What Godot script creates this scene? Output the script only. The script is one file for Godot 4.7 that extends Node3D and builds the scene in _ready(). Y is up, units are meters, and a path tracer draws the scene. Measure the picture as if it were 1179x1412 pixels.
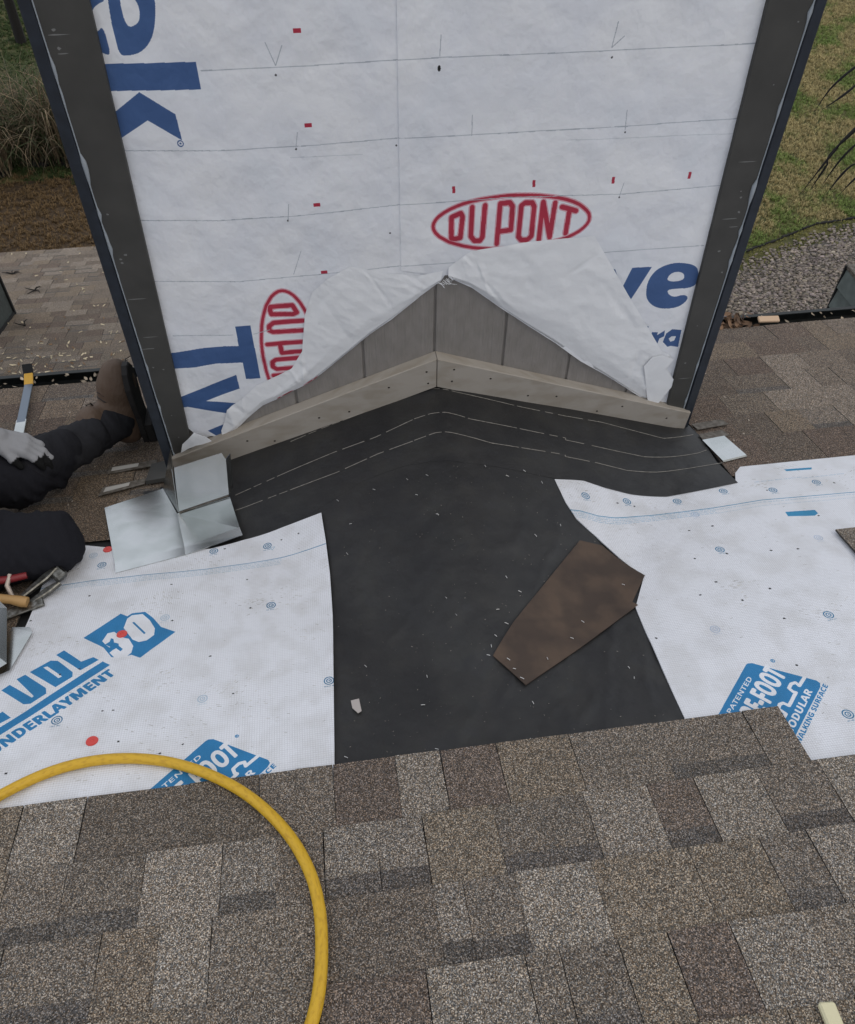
extends Node3D

# Everything is in metres. The origin is on the roof at the foot of the chimney chase, in the middle of its front; +z runs up the roof.
const K := 0.26437
const SL := 0.25847
const HALF := 0.84
const RIDGE := 0.291
const E_TOP := [Vector2(-0.6434,1.3751),Vector2(-0.6336,1.3779),Vector2(-0.6242,1.3788),Vector2(-0.6151,1.3779),Vector2(-0.6062,1.3753),Vector2(-0.5978,1.3708),Vector2(-0.5909,1.3657),Vector2(-0.5856,1.3601),Vector2(-0.5820,1.3539),Vector2(-0.5800,1.3471),Vector2(-0.5784,1.3413),Vector2(-0.5771,1.3362),Vector2(-0.5762,1.3321),Vector2(-0.5757,1.3289),Vector2(-0.5756,1.3251),Vector2(-0.5759,1.3209),Vector2(-0.5765,1.3161),Vector2(-0.5775,1.3109),Vector2(-0.5788,1.3051),Vector2(-0.5804,1.2987),Vector2(-0.5824,1.2917),Vector2(-0.5846,1.2842),Vector2(-0.5873,1.2771),Vector2(-0.5902,1.2702),Vector2(-0.5936,1.2636),Vector2(-0.5974,1.2574),Vector2(-0.6016,1.2516),Vector2(-0.6062,1.2464),Vector2(-0.6113,1.2416),Vector2(-0.6167,1.2374),Vector2(-0.6224,1.2339),Vector2(-0.6281,1.2311),Vector2(-0.6340,1.2291),Vector2(-0.6400,1.2279),Vector2(-0.6456,1.2270),Vector2(-0.6509,1.2265),Vector2(-0.6558,1.2264),Vector2(-0.6603,1.2266),Vector2(-0.6637,1.2284),Vector2(-0.6661,1.2318),Vector2(-0.6674,1.2368),Vector2(-0.6676,1.2432),Vector2(-0.6678,1.2505),Vector2(-0.6679,1.2585),Vector2(-0.6680,1.2672),Vector2(-0.6680,1.2767),Vector2(-0.6674,1.2889),Vector2(-0.6661,1.3036),Vector2(-0.6643,1.3210),Vector2(-0.6618,1.3410),Vector2(-0.6574,1.3567),Vector2(-0.6513,1.3681)]
const E_TOP_HOLE := [Vector2(-0.6371,1.3384),Vector2(-0.6339,1.3406),Vector2(-0.6306,1.3416),Vector2(-0.6272,1.3412),Vector2(-0.6238,1.3395),Vector2(-0.6202,1.3365),Vector2(-0.6172,1.3333),Vector2(-0.6146,1.3297),Vector2(-0.6124,1.3260),Vector2(-0.6106,1.3220),Vector2(-0.6094,1.3179),Vector2(-0.6088,1.3136),Vector2(-0.6088,1.3093),Vector2(-0.6092,1.3047),Vector2(-0.6101,1.3005),Vector2(-0.6112,1.2965),Vector2(-0.6126,1.2927),Vector2(-0.6144,1.2893),Vector2(-0.6172,1.2861),Vector2(-0.6212,1.2834),Vector2(-0.6264,1.2810),Vector2(-0.6326,1.2790),Vector2(-0.6373,1.2812),Vector2(-0.6404,1.2876),Vector2(-0.6420,1.2981),Vector2(-0.6420,1.3129),Vector2(-0.6412,1.3245),Vector2(-0.6396,1.3330)]
const E_TOP_B := [Vector2(-0.6871,1.3546),Vector2(-0.6779,1.3544),Vector2(-0.6712,1.3525),Vector2(-0.6671,1.3490),Vector2(-0.6655,1.3439),Vector2(-0.6665,1.3371),Vector2(-0.6683,1.3317),Vector2(-0.6709,1.3277),Vector2(-0.6744,1.3251),Vector2(-0.6786,1.3239),Vector2(-0.6828,1.3221),Vector2(-0.6869,1.3199),Vector2(-0.6910,1.3171),Vector2(-0.6950,1.3139),Vector2(-0.6984,1.3104),Vector2(-0.7011,1.3066),Vector2(-0.7032,1.3026),Vector2(-0.7047,1.2984),Vector2(-0.7057,1.2944),Vector2(-0.7061,1.2908),Vector2(-0.7059,1.2875),Vector2(-0.7051,1.2845),Vector2(-0.7043,1.2817),Vector2(-0.7032,1.2791),Vector2(-0.7021,1.2766),Vector2(-0.7009,1.2744),Vector2(-0.6991,1.2735),Vector2(-0.6967,1.2740),Vector2(-0.6937,1.2759),Vector2(-0.6903,1.2791),Vector2(-0.6876,1.2781),Vector2(-0.6857,1.2727),Vector2(-0.6846,1.2630),Vector2(-0.6844,1.2490),Vector2(-0.6851,1.2387),Vector2(-0.6867,1.2321),Vector2(-0.6893,1.2291),Vector2(-0.6927,1.2299),Vector2(-0.6961,1.2311),Vector2(-0.6992,1.2329),Vector2(-0.7021,1.2351),Vector2(-0.7049,1.2379),Vector2(-0.7077,1.2419),Vector2(-0.7107,1.2473),Vector2(-0.7139,1.2540),Vector2(-0.7171,1.2620),Vector2(-0.7183,1.2731),Vector2(-0.7172,1.2872),Vector2(-0.7141,1.3044),Vector2(-0.7089,1.3246),Vector2(-0.7026,1.3397),Vector2(-0.6954,1.3497)]
const K_STEM := [Vector2(-0.730,1.213),Vector2(-0.520,1.208),Vector2(-0.520,1.153),Vector2(-0.730,1.160)]
const K_ARM := [Vector2(-0.647,1.154),Vector2(-0.583,1.105),Vector2(-0.581,1.048),Vector2(-0.644,1.095),Vector2(-0.734,1.046),Vector2(-0.737,1.097)]
const T_LOW := [Vector2(-0.731,0.475),Vector2(-0.717,0.476),Vector2(-0.643,0.483),Vector2(-0.583,0.484),Vector2(-0.549,0.480),Vector2(-0.548,0.544),Vector2(-0.508,0.544),Vector2(-0.507,0.362),Vector2(-0.547,0.363),Vector2(-0.547,0.422),Vector2(-0.617,0.427),Vector2(-0.675,0.420),Vector2(-0.739,0.421)]
const Y_LOW := [Vector2(-0.741,0.317),Vector2(-0.723,0.324),Vector2(-0.572,0.381),Vector2(-0.570,0.331),Vector2(-0.672,0.295),Vector2(-0.569,0.272),Vector2(-0.589,0.254),Vector2(-0.623,0.241),Vector2(-0.726,0.279),Vector2(-0.745,0.278)]
const Y_LOW_B := [Vector2(-0.688,0.180),Vector2(-0.634,0.201),Vector2(-0.649,0.154),Vector2(-0.666,0.156)]
const V_R := [Vector2(0.463,0.636),Vector2(0.480,0.635),Vector2(0.510,0.571),Vector2(0.528,0.635),Vector2(0.584,0.633),Vector2(0.540,0.522),Vector2(0.505,0.525)]
const E_R := [Vector2(0.5826,0.5690),Vector2(0.5824,0.5790),Vector2(0.5833,0.5884),Vector2(0.5854,0.5973),Vector2(0.5887,0.6056),Vector2(0.5932,0.6134),Vector2(0.5986,0.6201),Vector2(0.6047,0.6257),Vector2(0.6116,0.6302),Vector2(0.6194,0.6338),Vector2(0.6274,0.6364),Vector2(0.6356,0.6383),Vector2(0.6441,0.6394),Vector2(0.6529,0.6396),Vector2(0.6623,0.6391),Vector2(0.6723,0.6377),Vector2(0.6829,0.6355),Vector2(0.6941,0.6325),Vector2(0.7035,0.6284),Vector2(0.7110,0.6231),Vector2(0.7166,0.6168),Vector2(0.7204,0.6092),Vector2(0.7232,0.6009),Vector2(0.7251,0.5916),Vector2(0.7260,0.5815),Vector2(0.7260,0.5705),Vector2(0.7209,0.5626),Vector2(0.7106,0.5577),Vector2(0.6953,0.5559),Vector2(0.6747,0.5571),Vector2(0.6598,0.5569),Vector2(0.6504,0.5551),Vector2(0.6466,0.5519),Vector2(0.6484,0.5471),Vector2(0.6510,0.5428),Vector2(0.6545,0.5389),Vector2(0.6589,0.5355),Vector2(0.6641,0.5325),Vector2(0.6697,0.5308),Vector2(0.6757,0.5302),Vector2(0.6821,0.5310),Vector2(0.6889,0.5330),Vector2(0.6951,0.5336),Vector2(0.7007,0.5329),Vector2(0.7057,0.5308),Vector2(0.7102,0.5272),Vector2(0.7124,0.5229),Vector2(0.7123,0.5178),Vector2(0.7099,0.5119),Vector2(0.7051,0.5051),Vector2(0.6991,0.4997),Vector2(0.6919,0.4957),Vector2(0.6834,0.4931),Vector2(0.6736,0.4919),Vector2(0.6639,0.4915),Vector2(0.6543,0.4920),Vector2(0.6447,0.4934),Vector2(0.6353,0.4956),Vector2(0.6264,0.4989),Vector2(0.6181,0.5033),Vector2(0.6105,0.5087),Vector2(0.6035,0.5153),Vector2(0.5976,0.5219),Vector2(0.5929,0.5288),Vector2(0.5893,0.5359),Vector2(0.5867,0.5431),Vector2(0.5848,0.5511),Vector2(0.5834,0.5597)]
const E_R_HOLE := [Vector2(0.6368,0.5913),Vector2(0.6372,0.5967),Vector2(0.6389,0.6014),Vector2(0.6416,0.6053),Vector2(0.6455,0.6084),Vector2(0.6505,0.6106),Vector2(0.6558,0.6118),Vector2(0.6614,0.6118),Vector2(0.6674,0.6106),Vector2(0.6736,0.6084),Vector2(0.6785,0.6052),Vector2(0.6820,0.6011),Vector2(0.6841,0.5960),Vector2(0.6849,0.5900),Vector2(0.6823,0.5856),Vector2(0.6764,0.5829),Vector2(0.6673,0.5817),Vector2(0.6548,0.5822),Vector2(0.6455,0.5840),Vector2(0.6395,0.5870)]
const DRA := [
	[Vector2(0.590,0.437),Vector2(0.618,0.433),Vector2(0.615,0.398),Vector2(0.595,0.415)],
	[Vector2(0.633,0.411),Vector2(0.651,0.409),Vector2(0.651,0.398),Vector2(0.671,0.414),Vector2(0.674,0.392),Vector2(0.661,0.385),Vector2(0.658,0.358),Vector2(0.636,0.364)],
	[Vector2(0.675,0.371),Vector2(0.678,0.402),Vector2(0.693,0.416),Vector2(0.722,0.411),Vector2(0.727,0.348),Vector2(0.702,0.355),Vector2(0.693,0.352)]]
const OVAL := [Vector2(0.383,0.795),Vector2(0.380,0.805),Vector2(0.373,0.814),Vector2(0.363,0.823),Vector2(0.351,0.832),Vector2(0.335,0.840),Vector2(0.316,0.847),Vector2(0.296,0.853),Vector2(0.274,0.858),Vector2(0.250,0.862),Vector2(0.225,0.865),Vector2(0.200,0.867),Vector2(0.174,0.868),Vector2(0.149,0.867),Vector2(0.124,0.865),Vector2(0.100,0.863),Vector2(0.077,0.859),Vector2(0.056,0.854),Vector2(0.038,0.848),Vector2(0.021,0.841),Vector2(0.007,0.833),Vector2(-0.004,0.825),Vector2(-0.012,0.816),Vector2(-0.017,0.807),Vector2(-0.019,0.798),Vector2(-0.017,0.788),Vector2(-0.012,0.779),Vector2(-0.003,0.769),Vector2(0.009,0.761),Vector2(0.023,0.752),Vector2(0.041,0.745),Vector2(0.061,0.738),Vector2(0.084,0.732),Vector2(0.108,0.728),Vector2(0.133,0.724),Vector2(0.160,0.722),Vector2(0.187,0.721),Vector2(0.214,0.722),Vector2(0.240,0.723),Vector2(0.266,0.726),Vector2(0.289,0.731),Vector2(0.311,0.736),Vector2(0.331,0.742),Vector2(0.348,0.750),Vector2(0.362,0.758),Vector2(0.372,0.767),Vector2(0.379,0.776),Vector2(0.383,0.785)]
const DP := [
	[Vector2(0.028,0.762),Vector2(0.027,0.820),Vector2(0.050,0.829),Vector2(0.055,0.818),Vector2(0.051,0.762),Vector2(0.038,0.760),Vector2(0.028,0.762)],
	[Vector2(0.078,0.843),Vector2(0.078,0.764),Vector2(0.088,0.751),Vector2(0.102,0.750),Vector2(0.108,0.759),Vector2(0.110,0.846)],
	[Vector2(0.147,0.738),Vector2(0.148,0.848),Vector2(0.172,0.849),Vector2(0.180,0.838),Vector2(0.181,0.774),Vector2(0.148,0.772)],
	[Vector2(0.202,0.754),Vector2(0.202,0.839),Vector2(0.211,0.846),Vector2(0.229,0.845),Vector2(0.235,0.834),Vector2(0.236,0.753),Vector2(0.226,0.743),Vector2(0.210,0.744),Vector2(0.202,0.754)],
	[Vector2(0.257,0.741),Vector2(0.257,0.845),Vector2(0.285,0.746),Vector2(0.288,0.841)],
	[Vector2(0.307,0.828),Vector2(0.345,0.815)],
	[Vector2(0.328,0.821),Vector2(0.326,0.754)]]
const CHALK := [
	[Vector2(-0.513,1.190),Vector2(-0.328,1.189),Vector2(-0.102,1.193),Vector2(-0.004,1.194),Vector2(0.333,1.191),Vector2(0.724,1.192)],
	[Vector2(-0.727,1.033),Vector2(-0.509,1.020),Vector2(-0.315,1.019),Vector2(-0.104,1.025),Vector2(0.136,1.023),Vector2(0.431,1.023),Vector2(0.719,1.026)],
	[Vector2(-0.351,0.994),Vector2(-0.185,0.992)],
	[Vector2(0.294,0.998),Vector2(0.708,0.990)],
	[Vector2(-0.738,0.867),Vector2(-0.539,0.851),Vector2(-0.333,0.851),Vector2(-0.103,0.861),Vector2(0.166,0.863),Vector2(0.463,0.852),Vector2(0.718,0.859)],
	[Vector2(-0.745,0.702),Vector2(-0.515,0.680),Vector2(-0.313,0.684),Vector2(-0.106,0.692),Vector2(0.065,0.691)],
	[Vector2(0.416,0.688),Vector2(0.716,0.689)],
	[Vector2(-0.714,0.531),Vector2(-0.557,0.518)],
	[Vector2(-0.505,0.515),Vector2(-0.459,0.525)],
	[Vector2(-0.374,1.239),Vector2(-0.358,1.193),Vector2(-0.340,1.232)],
	[Vector2(-0.328,1.051),Vector2(-0.335,1.017)],
	[Vector2(-0.367,0.883),Vector2(-0.373,0.842)],
	[Vector2(-0.351,0.756),Vector2(-0.377,0.689)],
	[Vector2(-0.008,1.239),Vector2(-0.010,1.196)],
	[Vector2(0.067,1.069),Vector2(0.068,1.021)],
	[Vector2(0.374,1.250),Vector2(0.369,1.197),Vector2(0.394,1.220)],
	[Vector2(0.430,1.061),Vector2(0.434,1.014)],
	[Vector2(0.457,0.883),Vector2(0.452,0.846)]]
const DOTS := [Vector2(-0.360,1.174),Vector2(-0.011,1.172),Vector2(0.373,1.177),Vector2(0.435,1.009),Vector2(-0.335,1.013),Vector2(-0.374,0.840),Vector2(0.452,0.844),Vector2(-0.107,1.008),Vector2(-0.127,0.787)]
const RED_H := [Vector2(-0.306,1.258),Vector2(-0.303,1.064),Vector2(-0.301,0.875),Vector2(-0.299,0.689)]
const RED_V := [Vector2(0.030,0.893),Vector2(0.228,0.895),Vector2(0.428,0.891),Vector2(0.624,0.891)]
const FL_H := [Vector2(0.003,0.640),Vector2(-0.050,0.600),Vector2(-0.130,0.533),Vector2(-0.191,0.488),Vector2(-0.255,0.432),Vector2(-0.309,0.386),Vector2(-0.358,0.346),Vector2(-0.391,0.326),Vector2(-0.424,0.310),Vector2(-0.475,0.283),Vector2(-0.515,0.265),Vector2(-0.568,0.217),Vector2(-0.607,0.175),Vector2(-0.630,0.163),Vector2(-0.649,0.156)]
const FL_F := [Vector2(0.008,0.670),Vector2(-0.062,0.661),Vector2(-0.166,0.683),Vector2(-0.231,0.703),Vector2(-0.293,0.672),Vector2(-0.335,0.634),Vector2(-0.361,0.566),Vector2(-0.381,0.448),Vector2(-0.415,0.392),Vector2(-0.465,0.366),Vector2(-0.521,0.341),Vector2(-0.573,0.292),Vector2(-0.618,0.261),Vector2(-0.632,0.217),Vector2(-0.649,0.178)]
const FR_H := [Vector2(0.022,0.652),Vector2(0.086,0.615),Vector2(0.171,0.543),Vector2(0.259,0.471),Vector2(0.341,0.407),Vector2(0.428,0.331),Vector2(0.517,0.266),Vector2(0.598,0.202),Vector2(0.653,0.160),Vector2(0.681,0.142),Vector2(0.695,0.134),Vector2(0.703,0.130),Vector2(0.711,0.126)]
const FR_F := [Vector2(0.023,0.680),Vector2(0.056,0.707),Vector2(0.082,0.724),Vector2(0.238,0.739),Vector2(0.404,0.742),Vector2(0.459,0.661),Vector2(0.530,0.554),Vector2(0.612,0.436),Vector2(0.675,0.343),Vector2(0.717,0.316),Vector2(0.702,0.282),Vector2(0.741,0.226),Vector2(0.706,0.144)]
const WRAP_LOW := [Vector2(-0.772,0.245),Vector2(-0.738,0.192),Vector2(-0.718,0.153),Vector2(-0.683,0.158),Vector2(-0.650,0.151),Vector2(-0.631,0.157),Vector2(-0.608,0.169),Vector2(-0.569,0.212),Vector2(-0.516,0.260),Vector2(-0.475,0.278),Vector2(-0.424,0.305),Vector2(-0.391,0.321),Vector2(-0.358,0.341),Vector2(-0.309,0.381),Vector2(-0.255,0.427),Vector2(-0.191,0.483),Vector2(-0.129,0.528),Vector2(-0.050,0.596),Vector2(0.004,0.636),Vector2(0.016,0.657),Vector2(0.031,0.656),Vector2(0.024,0.648),Vector2(0.088,0.611),Vector2(0.172,0.538),Vector2(0.261,0.466),Vector2(0.343,0.402),Vector2(0.430,0.326),Vector2(0.520,0.261),Vector2(0.601,0.197),Vector2(0.656,0.154),Vector2(0.684,0.136),Vector2(0.698,0.128),Vector2(0.706,0.124),Vector2(0.714,0.120),Vector2(0.814,0.099)]
const WRAP_TIP := [Vector2(-0.721,0.211),Vector2(-0.688,0.186),Vector2(-0.678,0.170),Vector2(-0.726,0.161),Vector2(-0.774,0.137),Vector2(-0.763,0.169)]
const UL_POLY := [Vector2(-1.102,0.471),Vector2(-1.086,0.342),Vector2(-1.031,0.335),Vector2(-0.858,0.390),Vector2(-0.681,0.411),Vector2(-0.594,0.390),Vector2(-0.482,0.379),Vector2(-0.373,0.373),Vector2(-0.367,0.473),Vector2(-0.363,0.584),Vector2(-0.364,0.733),Vector2(-0.372,0.943),Vector2(-0.383,1.205),Vector2(-0.610,1.213),Vector2(-0.842,1.219),Vector2(-1.014,1.223),Vector2(-1.190,1.220),Vector2(-1.200,1.000),Vector2(-1.106,0.745)]
const UDL := [
	[Vector2(-1.101,0.928),Vector2(-1.085,0.915),Vector2(-1.062,0.936),Vector2(-1.082,0.950),Vector2(-1.098,0.963)],
	[Vector2(-1.104,0.853),Vector2(-1.090,0.839),Vector2(-1.031,0.885),Vector2(-1.028,0.881),Vector2(-1.079,0.824),Vector2(-1.063,0.813),Vector2(-1.007,0.861),Vector2(-1.002,0.878),Vector2(-1.030,0.902),Vector2(-1.045,0.901)],
	[Vector2(-1.008,0.759),Vector2(-0.993,0.746),Vector2(-0.945,0.791),Vector2(-0.920,0.780),Vector2(-0.906,0.791),Vector2(-0.941,0.819)],
	[Vector2(-1.094,0.976),Vector2(-0.896,0.797),Vector2(-0.877,0.811),Vector2(-1.088,0.998)]]
const UDL_D := [
	[Vector2(-1.055,0.806),Vector2(-1.016,0.776),Vector2(-0.999,0.780),Vector2(-0.957,0.822),Vector2(-0.955,0.836),Vector2(-0.986,0.862)],
	[Vector2(-1.028,0.796),Vector2(-1.019,0.794),Vector2(-0.978,0.832),Vector2(-0.985,0.836)]]
const BOX30 := [Vector2(-0.956,0.711),Vector2(-0.880,0.641),Vector2(-0.862,0.654),Vector2(-0.852,0.645),Vector2(-0.821,0.644),Vector2(-0.799,0.668),Vector2(-0.776,0.703),Vector2(-0.739,0.727),Vector2(-0.811,0.800),Vector2(-0.833,0.787),Vector2(-0.845,0.790),Vector2(-0.878,0.787),Vector2(-0.902,0.752)]
const THREE := [Vector2(-0.909,0.730),Vector2(-0.901,0.705),Vector2(-0.886,0.702),Vector2(-0.862,0.725),Vector2(-0.847,0.732),Vector2(-0.833,0.758),Vector2(-0.834,0.780),Vector2(-0.844,0.792),Vector2(-0.871,0.789),Vector2(-0.885,0.772),Vector2(-0.879,0.764),Vector2(-0.898,0.744)]
const THREE_IN := [Vector2(-0.900,0.742),Vector2(-0.891,0.734),Vector2(-0.890,0.723),Vector2(-0.884,0.726),Vector2(-0.880,0.739),Vector2(-0.869,0.744),Vector2(-0.867,0.752),Vector2(-0.856,0.764),Vector2(-0.860,0.771),Vector2(-0.872,0.759),Vector2(-0.879,0.764),Vector2(-0.887,0.771),Vector2(-0.896,0.757),Vector2(-0.886,0.753)]
const REG_K := [Vector2(-0.586,1.041)]
const TORN_END := [Vector2(0.630,0.293),Vector2(0.650,0.326),Vector2(0.681,0.329),Vector2(0.719,0.311),Vector2(0.703,0.273),Vector2(0.749,0.217),Vector2(0.707,0.132),Vector2(0.672,0.151)]
const ZERO := [
	[Vector2(-0.865,0.693),Vector2(-0.861,0.663),Vector2(-0.851,0.652),Vector2(-0.826,0.651),Vector2(-0.806,0.675),Vector2(-0.790,0.706),Vector2(-0.789,0.728),Vector2(-0.804,0.744),Vector2(-0.822,0.747),Vector2(-0.838,0.736)],
	[Vector2(-0.847,0.678),Vector2(-0.843,0.676),Vector2(-0.810,0.718),Vector2(-0.813,0.722)]]
const T_UNDER := [Vector2(-1.070,1.033),Vector2(-0.859,0.842),Vector2(-1.090,1.015)]
const SP_L := [Vector2(-0.964,0.432),Vector2(-0.671,0.423),Vector2(-0.526,0.433),Vector2(-0.513,0.671),Vector2(-0.962,0.958),Vector2(-0.382,0.941)]
const SP_LF := [Vector2(-0.770,0.672),Vector2(-0.657,0.949),Vector2(-0.995,0.386)]
const CAPS := [Vector2(-0.960,0.367),Vector2(-0.866,0.713),Vector2(-0.876,1.027)]
const HOLES_L := [Vector2(-0.769,0.547),Vector2(-0.971,0.558),Vector2(-0.576,0.561),Vector2(-0.564,0.670),Vector2(-0.751,0.685),Vector2(-0.650,0.823),Vector2(-0.592,0.944),Vector2(-0.846,0.950),Vector2(-0.869,0.948),Vector2(-0.688,1.064),Vector2(-0.821,1.037),Vector2(-1.033,1.081),Vector2(-0.439,0.419),Vector2(-0.487,0.423),Vector2(-0.984,0.825),Vector2(-0.944,0.814),Vector2(-1.098,0.628),Vector2(-0.642,0.418),Vector2(-0.732,1.080)]
const BL_L := [Vector2(-1.140,0.510),Vector2(-1.090,0.505),Vector2(-0.975,0.495),Vector2(-0.844,0.495),Vector2(-0.684,0.499),Vector2(-0.550,0.492),Vector2(-0.488,0.490),Vector2(-0.425,0.486),Vector2(-0.368,0.485)]
const UR_POLY := [Vector2(0.281,0.359),Vector2(0.373,0.347),Vector2(0.435,0.364),Vector2(0.512,0.376),Vector2(0.624,0.379),Vector2(0.739,0.368),Vector2(0.850,0.345),Vector2(0.870,0.300),Vector2(0.900,0.270),Vector2(2.600,0.270),Vector2(2.600,1.360),Vector2(0.600,1.360),Vector2(0.350,1.173),Vector2(0.357,0.981),Vector2(0.367,0.820),Vector2(0.429,0.712),Vector2(0.348,0.560),Vector2(0.307,0.502),Vector2(0.291,0.444)]
const BOXSF := [Vector2(0.543,1.038),Vector2(0.549,1.035),Vector2(0.559,1.036),Vector2(0.672,1.105),Vector2(0.676,1.113),Vector2(0.671,1.123),Vector2(0.531,1.256),Vector2(0.488,1.297),Vector2(0.354,1.230)]
const T_PAT := [Vector2(0.450,1.162),Vector2(0.538,1.078),Vector2(0.444,1.154)]
const T_SURE := [Vector2(0.463,1.228),Vector2(0.616,1.080),Vector2(0.434,1.192)]
const T_NOD := [Vector2(0.543,1.235),Vector2(0.648,1.132),Vector2(0.534,1.223)]
const T_WALK := [Vector2(0.550,1.258),Vector2(0.689,1.123),Vector2(0.543,1.250)]
const NODLINE := [Vector2(0.651,1.093),Vector2(0.628,1.113),Vector2(0.625,1.103),Vector2(0.614,1.105),Vector2(0.603,1.116),Vector2(0.607,1.127),Vector2(0.612,1.129),Vector2(0.579,1.161),Vector2(0.571,1.152),Vector2(0.562,1.154),Vector2(0.553,1.165),Vector2(0.560,1.176),Vector2(0.562,1.180),Vector2(0.533,1.206),Vector2(0.504,1.234)]
const REG_R := [Vector2(0.607,1.036)]
const LOGO_SHIFT := Vector2(-1.185,0.025)
const SP_R := [Vector2(0.361,0.408),Vector2(0.489,0.408),Vector2(0.642,0.410),Vector2(0.793,0.384),Vector2(0.936,0.404),Vector2(1.079,0.388),Vector2(0.663,0.643),Vector2(0.805,0.921),Vector2(0.687,1.201)]
const SP_RF := [Vector2(0.523,0.922),Vector2(0.940,0.640),Vector2(0.665,0.481)]
const HOLES_R := [Vector2(0.456,0.419),Vector2(0.506,0.426),Vector2(0.618,0.549),Vector2(0.689,0.540),Vector2(0.674,0.662),Vector2(0.583,0.668),Vector2(0.792,0.668),Vector2(0.863,0.675),Vector2(0.598,0.763),Vector2(0.539,0.803),Vector2(0.718,0.808),Vector2(0.698,0.915),Vector2(0.377,0.928),Vector2(0.652,1.057),Vector2(0.630,0.839),Vector2(0.996,0.545),Vector2(1.128,0.400),Vector2(0.919,0.402)]
const BL_R := [Vector2(0.287,0.472),Vector2(0.327,0.471),Vector2(0.376,0.481),Vector2(0.428,0.480),Vector2(0.505,0.469),Vector2(0.595,0.463),Vector2(0.727,0.460),Vector2(0.880,0.446),Vector2(1.027,0.451),Vector2(1.159,0.455)]
const BAR_R := [
	[Vector2(0.915,0.513),Vector2(1.001,0.517),Vector2(1.001,0.534),Vector2(0.986,0.543),Vector2(0.912,0.534)],
	[Vector2(1.021,0.307),Vector2(1.108,0.311),Vector2(1.102,0.321),Vector2(1.024,0.317)]]
const FELT := [Vector2(-0.900,0.020),Vector2(-0.300,0.020),Vector2(0.000,0.020),Vector2(0.300,0.020),Vector2(0.840,0.020),Vector2(0.787,0.061),Vector2(0.765,0.460),Vector2(0.517,0.993),Vector2(0.360,1.195),Vector2(0.420,1.220),Vector2(-0.420,1.220),Vector2(-0.424,1.051),Vector2(-0.412,0.409),Vector2(-0.622,0.454),Vector2(-0.854,0.430),Vector2(-0.930,0.300)]
const STRIP_R := [Vector2(-0.170,0.020),Vector2(0.850,0.012),Vector2(0.856,0.074),Vector2(0.841,0.232),Vector2(0.853,0.352),Vector2(0.738,0.370),Vector2(0.621,0.385),Vector2(0.511,0.378),Vector2(0.434,0.366),Vector2(0.372,0.349),Vector2(0.282,0.355),Vector2(0.146,0.342),Vector2(0.024,0.339),Vector2(-0.052,0.316),Vector2(-0.129,0.299),Vector2(-0.218,0.300)]
const STRIP_L := [Vector2(-0.860,0.020),Vector2(-0.145,0.020),Vector2(-0.200,0.298),Vector2(-0.251,0.303),Vector2(-0.378,0.349),Vector2(-0.482,0.378),Vector2(-0.595,0.396),Vector2(-0.687,0.351),Vector2(-0.795,0.264),Vector2(-0.860,0.150)]
const FCHALK := [
	[Vector2(-0.449,0.050),Vector2(-0.353,0.041),Vector2(-0.189,0.035),Vector2(-0.074,0.029),Vector2(-0.022,0.029),Vector2(0.055,0.046),Vector2(0.235,0.064),Vector2(0.389,0.075),Vector2(0.513,0.075),Vector2(0.718,0.101),Vector2(0.834,0.071)],
	[Vector2(-0.621,0.191),Vector2(-0.454,0.169),Vector2(-0.322,0.156),Vector2(-0.200,0.153),Vector2(-0.085,0.133),Vector2(-0.037,0.132),Vector2(0.004,0.137),Vector2(0.075,0.158),Vector2(0.229,0.167),Vector2(0.362,0.177),Vector2(0.360,0.186),Vector2(0.516,0.199),Vector2(0.613,0.205),Vector2(0.710,0.192),Vector2(0.806,0.176),Vector2(0.839,0.164)],
	[Vector2(-0.621,0.252),Vector2(-0.457,0.244),Vector2(-0.320,0.238),Vector2(-0.200,0.221),Vector2(-0.096,0.217),Vector2(-0.037,0.212),Vector2(-0.009,0.216),Vector2(0.033,0.229),Vector2(0.119,0.248),Vector2(0.289,0.249),Vector2(0.341,0.252),Vector2(0.340,0.259),Vector2(0.439,0.267),Vector2(0.531,0.279),Vector2(0.631,0.271),Vector2(0.724,0.256),Vector2(0.855,0.243)]]
const STAPLES := [Vector2(-0.297,0.441),Vector2(-0.314,0.536),Vector2(-0.072,0.503),Vector2(-0.112,0.647),Vector2(-0.090,0.761),Vector2(-0.076,0.813),Vector2(0.062,0.725),Vector2(0.087,0.766),Vector2(0.021,0.821),Vector2(0.034,0.860),Vector2(0.002,0.892),Vector2(-0.013,0.917),Vector2(0.172,0.580),Vector2(0.253,0.533),Vector2(-0.165,0.958),Vector2(-0.298,0.904),Vector2(-0.185,1.036),Vector2(-0.357,1.145),Vector2(-0.173,1.154),Vector2(0.022,1.161),Vector2(0.048,1.070),Vector2(0.286,1.034),Vector2(0.285,1.003),Vector2(0.139,0.374),Vector2(0.195,0.344),Vector2(0.238,0.380),Vector2(-0.116,0.416),Vector2(-0.080,0.360),Vector2(-0.133,0.352),Vector2(-0.224,0.349),Vector2(-0.073,0.502),Vector2(-0.325,0.345),Vector2(0.082,0.347)]
const STAPLES_S := [Vector2(-0.025,0.943),Vector2(0.017,0.960),Vector2(0.025,0.985),Vector2(0.037,1.010),Vector2(0.182,0.903),Vector2(0.223,0.854),Vector2(0.108,0.959),Vector2(0.364,0.739),Vector2(0.395,0.793)]
const SCRAP := [Vector2(-0.015,0.945),Vector2(0.050,0.860),Vector2(0.141,0.757),Vector2(0.294,0.583),Vector2(0.354,0.593),Vector2(0.431,0.711),Vector2(0.365,0.802),Vector2(0.375,0.814),Vector2(0.194,0.931),Vector2(0.042,1.026)]
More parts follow.
